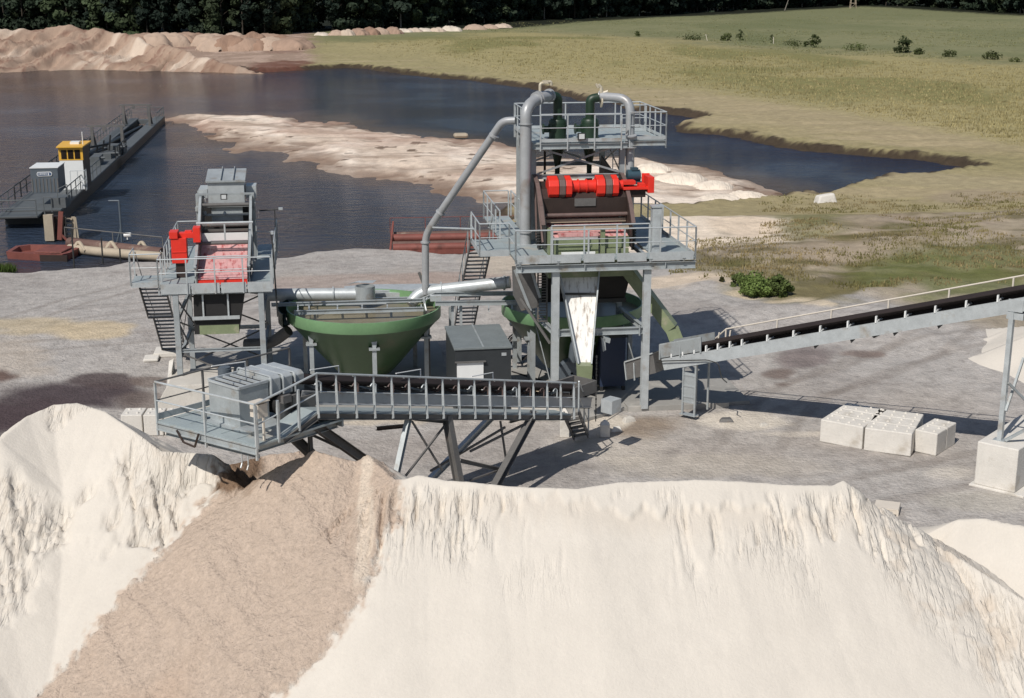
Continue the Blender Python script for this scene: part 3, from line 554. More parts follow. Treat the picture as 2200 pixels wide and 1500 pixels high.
bm.box((-.13,.7,4.9), (2.95,3.2,5.55)); bm.obj('discharge_box', 'olive', s)
B().box((.33,.68,5.6), (1.55,.76,5.82)).obj('splash_liner', 'white', s)
for x, y in ((-.32,1.7),(3.15,1.7),(-.32,5.2),(3.15,5.2)):
    bm = B()
    for k in range(5): bm.tube((x,y,5.95+k*.1), (x,y,6.0+k*.1), .12, 12)
    bm.tube((x,y,5.8), (x,y,6.5), .07, 8); bm.obj('spring', 'dark', s)

# ---- hydro-cyclones
def cyclone(lx, ly, lab, elbow, sc=1.):
    c = thing('cyclone', Frame(*RT.W((lx,ly,0))[:2], 8, 0), lab, 'hydrocyclone', 'hydrocyclones on the upper deck')
    B().lathe([(.02,10.16),(.30,10.16),(.335,10.1),(.335,9.98),(.36,9.97),(.36,9.9),(.325,9.89),(.325,9.5),(.36,9.49),(.36,9.42),(.31,9.41),(.10,8.45),(.09,8.1)], n=28).obj('body', 'dgreen', c, True)
    bm = B(); bm.box((-.5,-.02,9.68), (-.1,.28,9.92)); bm.tube((-.55,.13,9.8), (-.5,.13,9.8), .2, 14); bm.obj('feed_inlet', 'dgreen', c)
    B().tube((0,0,7.75), (0,0,8.12), .13, 12).obj('spigot', 'brown', c)
    bm = B(); bm.path([(0,0,10.12)]+elbow, .17, 16, .42); bm.obj('overflow_elbow', 'dgreen', c, True)
    bm = B(); bm.tube((0,0,10.14), (0,0,10.2), .26, 20); bm.obj('flange', 'dgreen', c, True)
cyclone(.78, 4.3, 'dark green hydrocyclone nearer the big grey riser pipe, its elbow joining from above left', [(0,0,11.02),(-.3,-.2,11.02)])
cyclone(2.0, 4.3, 'dark green hydrocyclone beside the second one, its elbow bending right to the thinner pipe', [(0,0,10.9),(.32,0,10.95)])

# ---- pipes on the tower
def pipe(pts, r, m, lab, fil=.35, fl=(), name='pipe', grp=None, fr=RT, n=18):
    tt = thing(name, fr, lab, 'pipe', grp); B().path(pts, r, n, fil).obj('pipe_run', m, tt, True)
    for a, b in fl: B().tube(a, b, r+.05, 20).obj('flange', m, tt, True)
    return tt
pipe([(-.66,2.75,5.76),(-.66,2.75,10.75),(-.15,3.35,11.02),(.42,4.05,11.06)], .205, 'pipe', 'thick grey riser pipe standing on the lower deck and bending over to the left cyclone', .55,
     [((.38,4.0,11.055),(.44,4.07,11.06)),((-.66,2.75,10.15),(-.66,2.75,10.18)),((-.2,3.29,11.0),(-.16,3.34,11.01)),((-.1,3.41,11.03),(-.06,3.46,11.04)),((-.66,2.75,6.2),(-.66,2.75,6.24))])
pipe([(2.40,4.35,10.98),(3.36,3.55,10.95),(3.36,3.3,7.2),(3.36,3.3,5.77)], .165, 'pipe', 'thinner grey pipe arching right from the second cyclone and dropping past the red screen drive', .5,
     [((2.36,4.37,10.98),(2.40,4.35,10.98)),((3.36,3.33,9.62),(3.36,3.32,9.66)),((3.36,3.32,9.18),(3.36,3.32,9.21))])
a1, a2, a3, a4, a5 = q(1108,259,3.0), q(1066,284,3.4), q(945,458,5.4), q(914,520,6.0), q(914,632,6.0)
pipe([a1, q(1080,260,3.2), a3, q(914,505,6.0), a5], .14, 'pipe', 'slanting grey pipe from the riser to a vertical drop behind the tank', .4,
     [(V3(q(1062,290,3.45)), V3(q(1060,294,3.47))), (V3(q(948,455,5.4)), V3(q(945,459,5.42))), (V3(a4,0,0,.02), V3(a4,0,0,-.04))])
pb = q(930,489,5.6); single(B().tube(pb, (-2.52, 3.0, q(1028,492,3.0)[2]), .035, 8), 'tie_bar', 'galvl', 'thin pale tie bar holding the slanting pipe to the left railing of the tower', 'tie bar', RT)
for (x, y, z_, h) in ((-.02,3.5,11.2,.34),):
    b_ = B(); b_.path([(x,y,z_),(x,y,z_+h),(x+.42,y+.1,z_+h+.06),(x+.42,y+.1,z_+h-.08)], .055, 10, .08); b_.box((x+.1,y-.05,z_+h-.0), (x+.3,y+.12,z_+h+.1)); single(b_, 'air_valve', 'cream', 'cream bent vent valve on top of the thick riser pipe', 'vent valve', RT)
b_ = B(); b_.tube((2.42,4.3,10.85), (2.42,4.3,11.3), .07, 10); b_.tube((2.42,4.3,11.3), (2.3,4.3,11.42), .06, 10); b_.tube((2.42,4.3,11.1), (2.66,4.25,11.18), .05, 8); b_.tube((2.3,4.3,11.3), (2.22,4.3,11.45), .04, 8); b_.tube((2.4,4.3,10.8), (2.45,4.3,10.8), .22, 18)
single(b_, 'air_valve', 'cream', 'cream valve cluster with small hoses on the joint of the thinner pipe', 'vent valve', RT)

# ---- white chute and green chute under the tower
fp = Frame(0, 0, 0)
def chute_pt(u, v, z_): return gz(u, v, z_)
T1, T2 = gz(1200,578,5.15), gz(1286,578,5.15); M1, M2 = gz(1212,632,4.30), gz(1281,632,4.30); B1, B2 = gz(1244,788,2.12), gz(1268,788,2.12)
ch_ = thing('discharge_chute', (0, 0, 0), 'tall narrowing white lined chute dropping from the screen to the tail of the sand conveyor', 'chute')
bm = B(); up_ = Vector((0,-.25,.16))
def sheet(bm, a, b, c, d, th): n = (Vector(b)-Vector(a)).cross(Vector(d)-Vector(a)).normalized()*th; bm.hexa([Vector(p) for p in (a,b,c,d)]+[Vector(p)+n for p in (a,b,c,d)])
sheet(bm, T1, T2, M2, M1, .03); bm.obj('upper_pan', 'wet', ch_)
bm = B(); sheet(bm, V3(M1,0,-.05,-.02), V3(M2,0,-.05,-.02), B2, B1, .03); bm.obj('lower_pan', 'wet', ch_)
bm = B()
for a, b in ((T1,M1),(T2,M2),(M1,B1),(M2,B2)): a_, b_ = Vector(a), Vector(b); sx_ = -.035 if a in (T1, M1) and b in (M1, B1) else .035; bm.beam(a_+up_*.5+Vector((sx_,0,0)), b_+up_*.5+Vector((sx_,0,0)), .05, .30, up=(0,-.5,.8))
bm.obj('side_wall', 'galv', ch_)
bm = B(); bm.beam(V3(M1,-.04,-.15,.05), V3(M2,.04,-.15,.05), .06, .06); bm.obj('joint_flange', 'dark', ch_)
s1, s2 = gz(1240,790,2.1), gz(1270,790,2.1); bm = B(); zz = 1.62; dx = s2[0]-s1[0]
bm.hexa([(s1[0],s1[1]-.3,zz),(s2[0],s1[1]-.3,zz),(s2[0],s1[1]+.15,zz),(s1[0],s1[1]+.15,zz),(s1[0]-.03,s1[1]-.32,2.25),(s2[0]+.03,s1[1]-.32,2.25),(s2[0]+.03,s1[1]+.2,2.25),(s1[0]-.03,s1[1]+.2,2.25)]); bm.obj('spout', 'olive', ch_)
g = thing('discharge_chute', (0, 0, 0), 'olive green square chute slanting down to the right conveyor tail', 'chute')
ga = RT.W((2.9,1.4,5.0)); gb = RT.W(q(1438,690,.5)); 
gb = gz(1443,705,2.9); gcc = (gb[0]+.22, gb[1]-.1, 2.35)
bm = B(); bm.beam(ga, gb, .50, .42); bm.obj('chute_body', 'olive', g); bm = B(); bm.beam(gb, gcc, .5, .42, up=(0,1,0)); bm.obj('spout', 'olive', g)
# grey side hopper left of the tower where the launder pipe arrives
hp = thing('side_hopper', RT, 'grey tapered steel hopper under the left side of the tall tower', 'hopper')
bm = B(); P1 = [q(1104,578,1.2), q(1150,578,1.2), q(1158,660,1.2), q(1120,668,1.2), q(1106,640,1.2)]; bm.prism(P1, (0,.5,0)); bm.obj('hopper_body', 'galvd', hp)
bm = B(); bm.beam(q(1106,580,1.15), q(1140,668,1.15), .03, .1); bm.beam(q(1140,575,1.15), q(1160,640,1.15), .03, .1); bm.obj('rib', 'galv', hp)
bm = B(); pts_ = [q(1118,640,.9), q(1182,738,.4)]; bm.beam(*pts_, .07, .09); bm.obj('strut', 'galvd', hp)
# dark machinery and added shade fillers under the tower
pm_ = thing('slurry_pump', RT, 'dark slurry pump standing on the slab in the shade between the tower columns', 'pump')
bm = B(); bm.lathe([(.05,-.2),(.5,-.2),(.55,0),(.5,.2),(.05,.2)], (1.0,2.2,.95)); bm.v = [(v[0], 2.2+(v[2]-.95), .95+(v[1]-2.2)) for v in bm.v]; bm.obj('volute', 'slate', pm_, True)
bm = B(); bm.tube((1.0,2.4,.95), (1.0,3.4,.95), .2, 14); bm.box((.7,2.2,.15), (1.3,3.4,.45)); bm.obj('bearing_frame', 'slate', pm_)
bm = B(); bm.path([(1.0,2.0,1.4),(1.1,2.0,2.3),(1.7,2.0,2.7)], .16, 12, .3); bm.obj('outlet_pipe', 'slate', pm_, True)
sk = thing('shade_box', RT, 'dark bluish box added on the slab to deepen the shade by the right tower column', 'shade filler')  # added dark box, stands in for the deep shade between the columns
bm = B(); bm.box((2.15,2.3,.3), (3.1,4.2,2.2)); bm.obj('shade_box_shell', 'shadebox', sk)
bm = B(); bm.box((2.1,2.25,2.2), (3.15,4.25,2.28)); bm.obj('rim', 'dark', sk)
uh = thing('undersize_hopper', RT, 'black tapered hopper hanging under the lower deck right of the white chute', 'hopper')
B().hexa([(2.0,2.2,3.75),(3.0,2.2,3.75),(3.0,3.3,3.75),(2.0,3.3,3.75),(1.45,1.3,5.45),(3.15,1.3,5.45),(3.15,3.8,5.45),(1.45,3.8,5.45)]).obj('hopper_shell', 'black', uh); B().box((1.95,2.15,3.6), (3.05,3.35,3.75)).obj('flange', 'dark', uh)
B().box((.2,4.2,3.2), (3.0,4.3,5.4)).obj('shade_sheet', 'black', uh)  # added black sheet in place of the shade behind the hopper
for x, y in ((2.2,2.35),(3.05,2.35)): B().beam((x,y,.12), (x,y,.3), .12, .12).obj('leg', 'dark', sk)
hc = B(); hc.prism([q(1292,726,-.05), q(1300,728,-.05), q(1302,752,-.05), q(1296,756,-.05)], (0,.1,0)); hc.prism([q(1296,722,-.05), q(1312,728,-.05), q(1310,738,-.05), q(1298,734,-.05)], (0,.35,0)); single(hc, 'hook_bracket', 'galv', 'small grey hooked bracket hanging below the cross beam between the tower columns', 'bracket', RT)

#SECTION left tower
LT = Frame(-12.2, 49.4, 8); p = LT.y
t = thing('screening_tower', LT, 'shorter galvanised steel tower on the left carrying the dewatering screen', 'steel tower')
for x, y, z0 in [(0,0,1.16),(3.05,0,.12),(.05,4.6,.1),(3.1,4.6,.1)]: B().ibeam((x,y,z0), (x,y,4.25), .2, .2, .018, up=(0,1,0)).obj('column', 'galv', t)
bm = B()
for z0 in (1.75, 3.2):
    bm.ibeam((0.1,4.6,z0), (3.05,4.6,z0), .1, .14); bm.ibeam((.02,.1,z0), (.05,4.5,z0), .1, .14); bm.ibeam((3.05,.1,z0), (3.1,4.5,z0), .1, .14)
bm.ibeam((.1,0,2.05), (3,0,2.05), .1, .12)
for x in (-.4, .6, 2.7, 3.3): bm.ibeam((x,-.05,4.32), (x,7.9,4.32), .1, .16)
for y in (0, 2.5, 4.6, 7.5): bm.ibeam((-.5,y,4.22), (3.4,y,4.22), .1, .14)
bm.obj('floor_beam', 'galv', t)
bm = B(); L3 = lambda a, b, w=.06: bm.beam(a, b, .02, w)
L3((.1,4.6,3.1), (3,4.6,1.85)); L3((.1,4.62,1.85), (3,4.62,3.1)); L3((.1,.0,1.95), (1.9,-.02,1.1)); L3((.1,0,3.9), (.6,.5,2.9)); L3((3,4.6,1.7), (.1,4.62,.4)); L3((3,4.64,.4), (.1,4.6,1.7))
L3((.03,.2,1.9), (.05,4.4,3.1)); L3((.03,.2,3.1), (.05,4.4,1.9)); L3((3.07,.2,.6), (3.1,4.4,1.7)); L3((3.07,.2,3.1), (3.1,4.4,1.9)); L3((3.05,0,4.1), (2.4,0,4.2)); L3((.0,.1,3.2),(.35,.2,2.3)); L3((.35,.2,2.3),(.02,.1,2.0))
bm.obj('brace', 'galvd', t)
zt = 4.45; bm = B()
for a, b in [((-.55,-.12),(.62,8)),((.625,-.12),(2.72,.42)),((2.725,-.12),(3.45,8)),((-1.65,.95),(-.555,2.2))]: bm.box((a[0],a[1],zt-.05), (b[0],b[1],zt))
bm.obj('deck', 'deck', t)
bm = B()
for x0, x1 in [(-.5,.55),(.6,1.6),(1.65,2.55),(2.6,3.42)]: bm.box((x0,-.15,zt-.24), (x1,-.125,zt+.14))
bm.box((-1.66,.92,zt-.18), (-.56,.945,zt+.0)); bm.box((3.46,-.1,zt-.2), (3.485,8,zt+.12)); bm.obj('kick_plate', 'galvl', t)
for pts, dr in [([(-.55,-.17,zt),(3.45,-.17,zt)], .25), ([(3.5,-.17,zt),(3.5,8,zt)], .15), ([(3.5,8,zt),(2.6,8,zt)], 0), ([(-.55,2.3,zt),(-.55,8,zt)], .1), ([(-.55,8,zt),(.6,8,zt)], 0),
                ([(-.55,-.17,zt),(-.55,.9,zt)], .1), ([(-.56,.93,zt),(-1.65,.93,zt)], .1), ([(-1.66,.93,zt),(-1.66,2.2,zt)], .1)]:
    B().rail(pts, toe=0, drop=dr, sp=.9).obj('railing', 'galvl', t)
for pts in [[(.72,.42,zt),(2.65,.42,zt)]]: B().rail(pts, h=1.0, toe=0, sp=2).obj('railing', 'galvl', t)
bm = B()
zg = 6.35
for x in (.72, 2.72): bm.beam((x,2.4,zt), (x,2.4,zg), .06, .06)
bm.tube((.68,2.4,zg), (2.78,2.4,zg), .045, 8); bm.beam((1.72,2.4,zg), (1.72,2.4,zg-.75), .06, .05); bm.beam((.8,2.4,zg-.78), (2.65,2.4,zg-.78), .06, .07); bm.obj('guard_hoop', 'galvl', t)
bm = B(); bm.stair((-1.62,2.25,4.42), (-1.62,4.95,2.25), (.95,0,0), 11); bm.stair((-1.45,5.15,2.2), (-1.45,7.6,.12), (.95,0,0), 10); bm.box((-1.62,4.9,2.14), (-.5,5.4,2.19)); bm.obj('stair', 'galvd', t)
bm = B()
for x in (-.68, -1.62): bm.path([(x,2.3,5.35), (x,4.95,3.2), (x+.17,7.6,1.05)], .02, 6)
for k in range(6): f = k/5; bm.beam((-.68,2.3+f*5.3,4.4-f*4.2), (-.6,2.3+f*5.3,5.3-f*4.2), .04, .04)
bm.obj('stair_railing', 'galv', t)

s = thing('dewatering_screen', LT, 'dewatering screen with pink wet screen panel and black side plates on the left tower', 'vibrating screen')
prof = [(.3,4.25),(.35,5.05),(1.6,5.55),(3.4,6.3),(4.4,7.0),(5.0,7.05),(5.4,6.2),(4.0,5.0),(2.0,4.2)]
for x in (.74, 2.58): B().prism([(x,y,z_) for y, z_ in prof], (.05,0,0)).obj('side_plate', 'galvd' if x < 1 else 'dark', s)
bm = B()
for x in (.69, 2.62):
    for a, b in zip(prof[1:5], prof[2:6]): bm.beam((x+.03,a[0],a[1]), (x+.03,b[0],b[1]), .1, .06)
bm.obj('stiffener', 'galv', s)
B().add([(.8,.32,4.62),(2.57,.32,4.62),(2.57,3.6,5.65),(.8,3.6,5.65)], [(0,1,2,3)]).obj('screen_deck', 'pink', s)
bm = B(); bm.box((.8,.25,4.35), (2.57,.31,4.6)); bm.obj('front_lip', 'red', s)
bm = B()
for y, z_ in ((2.2,5.62),(3.3,6.12),(4.2,6.75)): bm.tube((.76,y,z_), (2.6,y,z_), .07, 10)
bm.box((.8,3.6,5.2), (2.57,3.66,5.9)); bm.obj('cross_tube', 'galvd', s)
B().box((.82,3.0,5.5), (2.55,3.08,5.85)).obj('spray_bar', 'white', s)
m0 = p(375,545,1.6); bm = B(); bm.box((-.20,1.5,5.02), (.36,2.0,5.95)); bm.box((-.24,1.46,5.95), (.06,2.05,6.2)); bm.box((-.2,1.48,5.42), (.34,1.495,5.46)); bm.obj('motor_guard', 'red', s, bevel=.012)
bm = B(); bm.box((.06,1.7,5.92), (.62,2.0,6.12)); bm.box((.3,1.75,6.1), (.55,2.0,6.18)); bm.box((.6,1.7,5.75), (.86,2.2,6.3)); bm.obj('drive_guard', 'red', s, bevel=.01)
B().box((-.08,1.6,zt+.01), (.28,1.95,5.02)).obj('motor_pedestal', 'brown', s)
bm = B(); bm.hexa([(.58,.15,2.62),(2.2,.15,2.62),(2.2,2.2,2.9),(.58,2.2,2.9),(.62,.2,4.18),(2.45,.2,4.18),(2.45,2.6,4.18),(.62,2.6,4.18)]); ck = bm.obj('underflow_chute', 'black', s)
bm = B()
for x in (.95, 1.85): bm.beam((x,.12,3.3), (x,.14,4.2), .06, .05)
bm.box((.55,.02,3.18), (2.25,.1,3.3)); bm.obj('brace_bar', 'galvl', ck)
bm = B(); bm.box((.78,.08,2.62), (2.2,.13,2.95)); bm.obj('lower_lip', 'olive', ck)
# feed box and its portal frame
f = thing('feed_box', LT, 'pale grey feed box with ribbed lid at the back of the left tower', 'feed box')
bm = B(); a, b = p(424,415,4.6), p(543,413,4.6); z0, z1, z2 = p(430,418,4.6)[2], p(430,450,4.6)[2], p(430,462,4.6)[2]
for x in (.58, 2.72): bm.beam((x,4.6,zt), (x,4.6,z0), .1, .1); bm.beam((x,5.6,zt), (x,5.6,z0), .1, .1); bm.box((x-.06,4.55,z1), (x+.06,5.6,z1+.1))
for z_ in (z0, z1+.12, z2): bm.beam((.55,4.6,z_), (2.78,4.6,z_), .06, .08)
bm.beam((.9,4.6,z1+.1), (.9,4.6,z0), .04, .04); bm.beam((2.35,4.6,z1+.1), (2.35,4.6,z0), .04, .04); bm.tube((1.62,4.5,z2+.03), (1.62,4.5,z2+.14), .08, 10, .03); bm.tube((.6,4.5,z1-.05), (.6,4.5,z1+.12), .1, 10); bm.tube((.85,4.5,z2+.02), (.85,4.5,z2+.14), .07, 10); bm.obj('portal_frame', 'galv', f)
y0 = 5.0; a, b, c = p(443,392,y0), p(520,415,y0), p(432,387,y0)
bm = B(); bm.box((.98,y0,6.7), (2.38,6.4,a[2])); bm.box((.62,y0+.02,6.9), (.96,6.2,a[2]-.28)); bm.box((2.42,y0+.5,6.8), (2.82,6.4,a[2]-.25)); bm.obj('box_body', 'galvl', f)
bm = B(); bm.hexa([(.92,y0-.1,a[2]),(2.44,y0-.1,a[2]),(2.44,6.5,a[2]+.15),(.92,6.5,a[2]+.15),(.92,y0-.1,a[2]+.07),(2.44,y0-.1,a[2]+.07),(2.44,6.5,a[2]+.33),(.92,6.5,a[2]+.33)])
for x in (1.5, 1.98): bm.beam((x,y0-.1,a[2]+.1), (x,6.5,a[2]+.37), .03, .1)
bm.obj('lid', 'galv', f)
B().box((1.1,4.7,5.9), (2.3,4.75,6.6)).obj('rubber_curtain', 'galv', f)
B().box((.62,6.3,4.5), (2.7,6.4,6.4)).obj('back_panel', 'black', f)
pf = p(480,424,4.5); flood((1.62,4.5,z0-.2), LT, 'small black floodlight at the middle of the portal frame on the left tower', .9)
ms = thing('lamp_mast', LT, 'dark slender lamp post at the right railing of the left tower with white lamp heads', 'lamp post')
bm = B(); bm.path([(3.62,.1,3.2),(3.55,.15,5.9),(3.5,.2,6.3)], .03, 8); bm.tube((2.9,6.0,6.2), (3.7,6.0,6.25), .03, 6); bm.tube((3.5,6,4.5), (3.5,6,6.22), .02, 6); bm.obj('post', 'dark', ms)
bm = B(); bm.box((3.5,.1,6.27), (3.6,.3,6.37)); bm.box((3.66,5.9,6.22), (3.82,6.1,6.3)); bm.obj('lamp_head', 'galvl', ms)
# concrete footings under the left tower
def cblock(fr, a, b, lab, name='concrete_block', m='conc', bev=.03, grp=None, cat='concrete block', studs=None):
    bm = B(); bm.box((a[0],a[1],a[2]), (b[0],b[1],b[2]))
    o = bm.obj(name, m, None, False, bev); o.location = fr.o; o.rotation_euler = (0,0,fr.a); tag(o, lab, cat, grp)
    if studs:
        nx, ny = studs; s_ = B(); dx = (b[0]-a[0])/nx; dy = (b[1]-a[1])/ny
        for i in range(nx):
            for j in range(ny): s_.tube((a[0]+dx*(i+.5),a[1]+dy*(j+.5),b[2]), (a[0]+dx*(i+.5),a[1]+dy*(j+.5),b[2]+.05), .055, 10, .04)
        s_.obj('stud', m, o, True)
    return o
ow = B(); ow.hexa([(-1.1,-1.6,-.1),(1.9,-1.6,-.1),(1.9,.9,-.1),(-.5,.9,-.1),(-.35,-1.3,1.12),(1.9,-1.3,1.12),(1.9,.9,1.12),(-.3,.9,1.12)]); single(ow, 'concrete_wall', 'conc', 'grey sloping concrete wall footing below the left tower behind the conveyor head', 'concrete wall', LT, bevel=.02)
ow = B(); ow.hexa([(-.55,.0,0),(-.3,.0,0),(-.3,1.3,0),(-.75,1.5,0),(-.45,.1,1.16),(-.31,.1,1.3),(-.31,1.1,1.5),(-.5,1.1,1.4)]); single(ow, 'concrete_wall', 'concl', 'white upright concrete wedge left of the front column of the left tower', 'concrete wall', LT, bevel=.02)
a = p(262,930,-3.4); 
for i, (u0, u1) in enumerate(((262,308),(310,352),(354,400))):
    c0, c1 = gz(u0,934,.05), gz(u1,934,.05); fr = Frame(c0[0], c0[1], 3)
    cblock(fr, (0,0,0), (c1[0]-c0[0]-.02,.85,.75), ['pale studded concrete block leftmost behind the left sand heap', 'pale studded concrete block second from the left behind the left sand heap', 'pale studded concrete block under the corner of the conveyor platform'][i], m='concl', studs=(2,2))
cblock(LT, (-1.75,6.9,0), (-.3,8.0,.18), 'flat pale concrete pad at the foot of the left stairs', 'concrete_pad', 'concl', .02, cat='concrete pad')
cblock(LT, (-2.1,6.2,0), (-1.5,7.0,.12), 'small broken pale concrete lump beside the foot of the left stairs', 'concrete_pad', 'concl', .04, cat='concrete pad')

#SECTION tanks
sl_ = B(); sl_.box((-1.0,-1.0,0), (9.2,9.5,.11)); single(sl_, 'floor_slab', 'slab', 'flat grey concrete floor slab under the left tower and green tank', 'concrete slab', Frame(-11.0, 47.6, 8), bevel=.01)
sl_ = B(); sl_.prism([(-2.0,-.4,0),(.9,-1.0,0),(2.6,.1,0),(7.4,.3,0),(7.4,6,0),(-2,6,0)], (0,0,.13)); sl_.box((2.7,-.05,0), (6.5,.6,.2)); single(sl_, 'floor_slab', 'slab', 'concrete floor slab with a stained edge under the tall tower', 'concrete slab', RT, bevel=.01)
def tank(cx, cy, zr, r, lab, m='green', a_=0., lv=.35):
    k = thing('settling_tank', Frame(cx, cy, 8), lab, 'settling tank', 'round green settling tanks')
    B().lathe([(r,zr-.44),(r+.015,zr-.42),(r+.015,zr),(r-.04,zr),(r-.04,zr-.44),(r,zr-.44)], n=56).obj('rim_ring', m, k, True)
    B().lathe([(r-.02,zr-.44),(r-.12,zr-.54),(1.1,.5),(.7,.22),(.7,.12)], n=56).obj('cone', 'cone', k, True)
    B().lathe([(0.01,zr-lv),(r-.045,zr-lv)], n=48).obj('slurry', 'slurry', k)
    for i in range(6):
        a0 = R(-84+60*i); x, y = (r-.42)*math.cos(a0), (r-.42)*math.sin(a0)
        bm = B(); bm.ibeam((x,y,.12), (x,y,zr-1.1), .16, .16, .016, up=(0,1,0)); bm.box((x-.2,y-.15,zr-1.12), (x+.2,y+.15,zr-1.04)); bm.hexa([(x-.06,y-.1,zr-1.04),(x+.06,y-.1,zr-1.04),(x+.06,y+.1,zr-1.04),(x-.06,y+.1,zr-1.04),(x-.14,y-.06,zr-.62),(x+.14,y-.06,zr-.62),(x+.14,y+.3,zr-.62),(x-.14,y+.3,zr-.62)]); bm.obj('leg', 'galv', k)
    return k
TK = Frame(-5.76, 52.5, 8)
k1 = tank(-5.72, 52.5, 3.05, 2.95, 'round green settling tank with a sunlit rim between the left tower and the dark cabin')
B().lathe([(2.98,2.62),(3.28,2.55),(3.28,3.05),(3.24,3.05),(3.24,2.62),(2.98,2.66)], n=20, a0=R(120), a1=R(200)).obj('launder', 'dgreen', k1)
bm = B(); bm.path([(-2.9,-.2,2.2),(-3.6,.2,1.6),(-4.6,.6,1.5)], .22, 14, .4); bm.obj('overflow_pipe', 'galvd', k1, True)
TK2 = Frame(2.35, 53.6, 8)
k2 = tank(2.35, 53.3, 3.02, 2.75, 'round green settling tank shaded by the tall tower')
# walkway beams over the tanks
wv = thing('tank_bridge', RT, 'grey steel beam bridge over the green tank joining both towers', 'steel bridge')
def ib(u0, v0, u1, v1, ly, w=.1, h=.16, m='galv', nm='beam'):
    b_ = B(); b_.ibeam(q(u0,v0,ly), q(u1,v1,ly), w, h); return b_.obj(nm, m, wv)
ib(583,655,905,645,5.6,.12,.13); ib(905,645,936,631,5.6,.12,.13); ib(934,632,1140,630,5.6,.12,.16); ib(632,672,910,664,4.4,.1,.16); ib(935,652,1145,650,4.4,.1,.18); ib(600,648,905,640,6.8,.1,.1,'galvl')
bm = B()
for u in (640,664,725,778,832,905,985,1050,1100):
    zq = q(u, 655, 5.6)[2]; bm.beam(q(u,656,5.6), q(u,668,4.5), .05, .08)
for u in (972, 990): bm.beam(q(u,655,4.6), V3(q(u,655,4.6),0,0,-1.5), .1, .1)
bm.beam(q(700,655,5), q(830,652,5), .05, .04); bm.beam(q(910,640,5), q(915,668,5), .08, .1); bm.obj('cross_strut', 'galvl', wv)
b_ = B(); b_.ibeam(q(918,668,4.6), V3(q(918,668,4.6),0,0,-3.2), .16, .16, up=(0,1,0)); b_.obj('post', 'galvd', wv)
b_ = B(); b_.ibeam(q(968,660,5.6), V3(q(968,660,5.6),0,0,-3.2), .14, .14, up=(0,1,0)); b_.obj('post', 'galv', wv)
bm = B(); bm.box(V3(q(925,648,5.2),0,0,0), V3(q(948,636,5.2),0,.3,0)); bm.path([q(918,640,5.2),q(912,650,5),q(916,668,4.8)], .03, 6, .1); bm.obj('valve_box', 'galvl', wv)
z_ = q(770,640,6.6)
pipe([q(560,634,7.0), q(775,632,6.6)], .25, 'galvl', 'thick bright pipe lying from the left tower to the round grey pot', .2, [(q(714,632,6.7),q(717,632,6.7))], fr=RT, n=24)
pt = q(785,645,6.5); bk = thing('feed_pot', Frame(*RT.W(pt)[:2], 8, RT.W(pt)[2]), 'round grey open pot joining the two thick launder pipes', 'feed pot')
bm = B(); bm.lathe([(.01,.05),(.36,.05),(.36,.58),(.39,.58),(.39,-.02),(.0,-.02)], n=28); bm.obj('pot_shell', 'galv', bk, True)
bm = B(); bm.add([(.3,.25,.62),(-.4,.3,.66),(-.75,.5,.55),(-.2,.9,.6),(.5,.9,.6)], [(0,1,2,3,4)]); bm.obj('lid_sheet', 'galvl', bk)
pipe([q(880,655,6.0), q(903,628,6.2), q(1096,606,5.2)], .24, 'galvl', 'thick bright pipe rising right from the green tank to the side hopper', .5, [(q(1082,608,5.25),q(1085,608,5.25)),(q(946,621,6.0),q(948,621,6.0))], fr=RT, n=24)
sh = B(); zz = .9; P_ = [q(740,618,9), q(800,609,9.2), q(930,622,9), q(1000,628,8.6), q(900,640,8.0), q(740,640,8.0)]; zb_ = P_[0][2]
sh.prism([(a[0],a[1],zb_) for a in P_], (0,0,.06)); sh.box((P_[0][0],P_[0][1]-1.2,zb_-1.0), (P_[2][0],P_[1][1],zb_-.02)); single(sh, 'water_tray', 'galvl', 'low wide pale open tray behind the green tank', 'water tray', RT)
for i in range(2):
    a = q(900+i*8, 585+i*3, 7.2); single(B().beam(a, V3(a,.28,0,-.75), .05, .12), 'loose_plank', 'buff' if i else 'galvd', ['dark short plank leaning behind the launder pipe', 'pale long plank leaning beside the slanting pipe foot'][i], 'plank', RT)

# ---- electrical cabin
ex, ey, _ = gz(978, 748, 2.6); EC = Frame(ex, ey, 9)
e = thing('switch_cabin', EC, 'dark anthracite switchgear cabin with grey sheet roof behind the conveyor', 'cabin')
B().box((0,0,.13), (2.0,3.0,2.52)).obj('cabin_body', 'cabin', e)
bm = B(); bm.hexa([(-.04,-.05,2.52),(2.04,-.05,2.52),(2.04,3.05,2.56),(-.04,3.05,2.56),(-.04,-.05,2.6),(2.04,-.05,2.6),(2.04,3.05,2.66),(-.04,3.05,2.66)]); o = bm.obj('roof', 'roof', e, bevel=.01)
bm = B(); bm.beam((1.0,-.05,2.62), (1.0,3.05,2.68), .05, .02); bm.obj('roof_seam', 'galv', o)
bm = B(); bm.box((.05,-.04,.85), (1.0,-.01,2.06)); bm.obj('door', 'white', e); bm = B(); bm.box((-.02,-.12,2.07), (1.08,0,2.1)); bm.obj('door_canopy', 'galvd', e)
B().box((1.66,-.02,2.25), (1.83,0,2.36)).obj('nameplate', 'galvl', e)

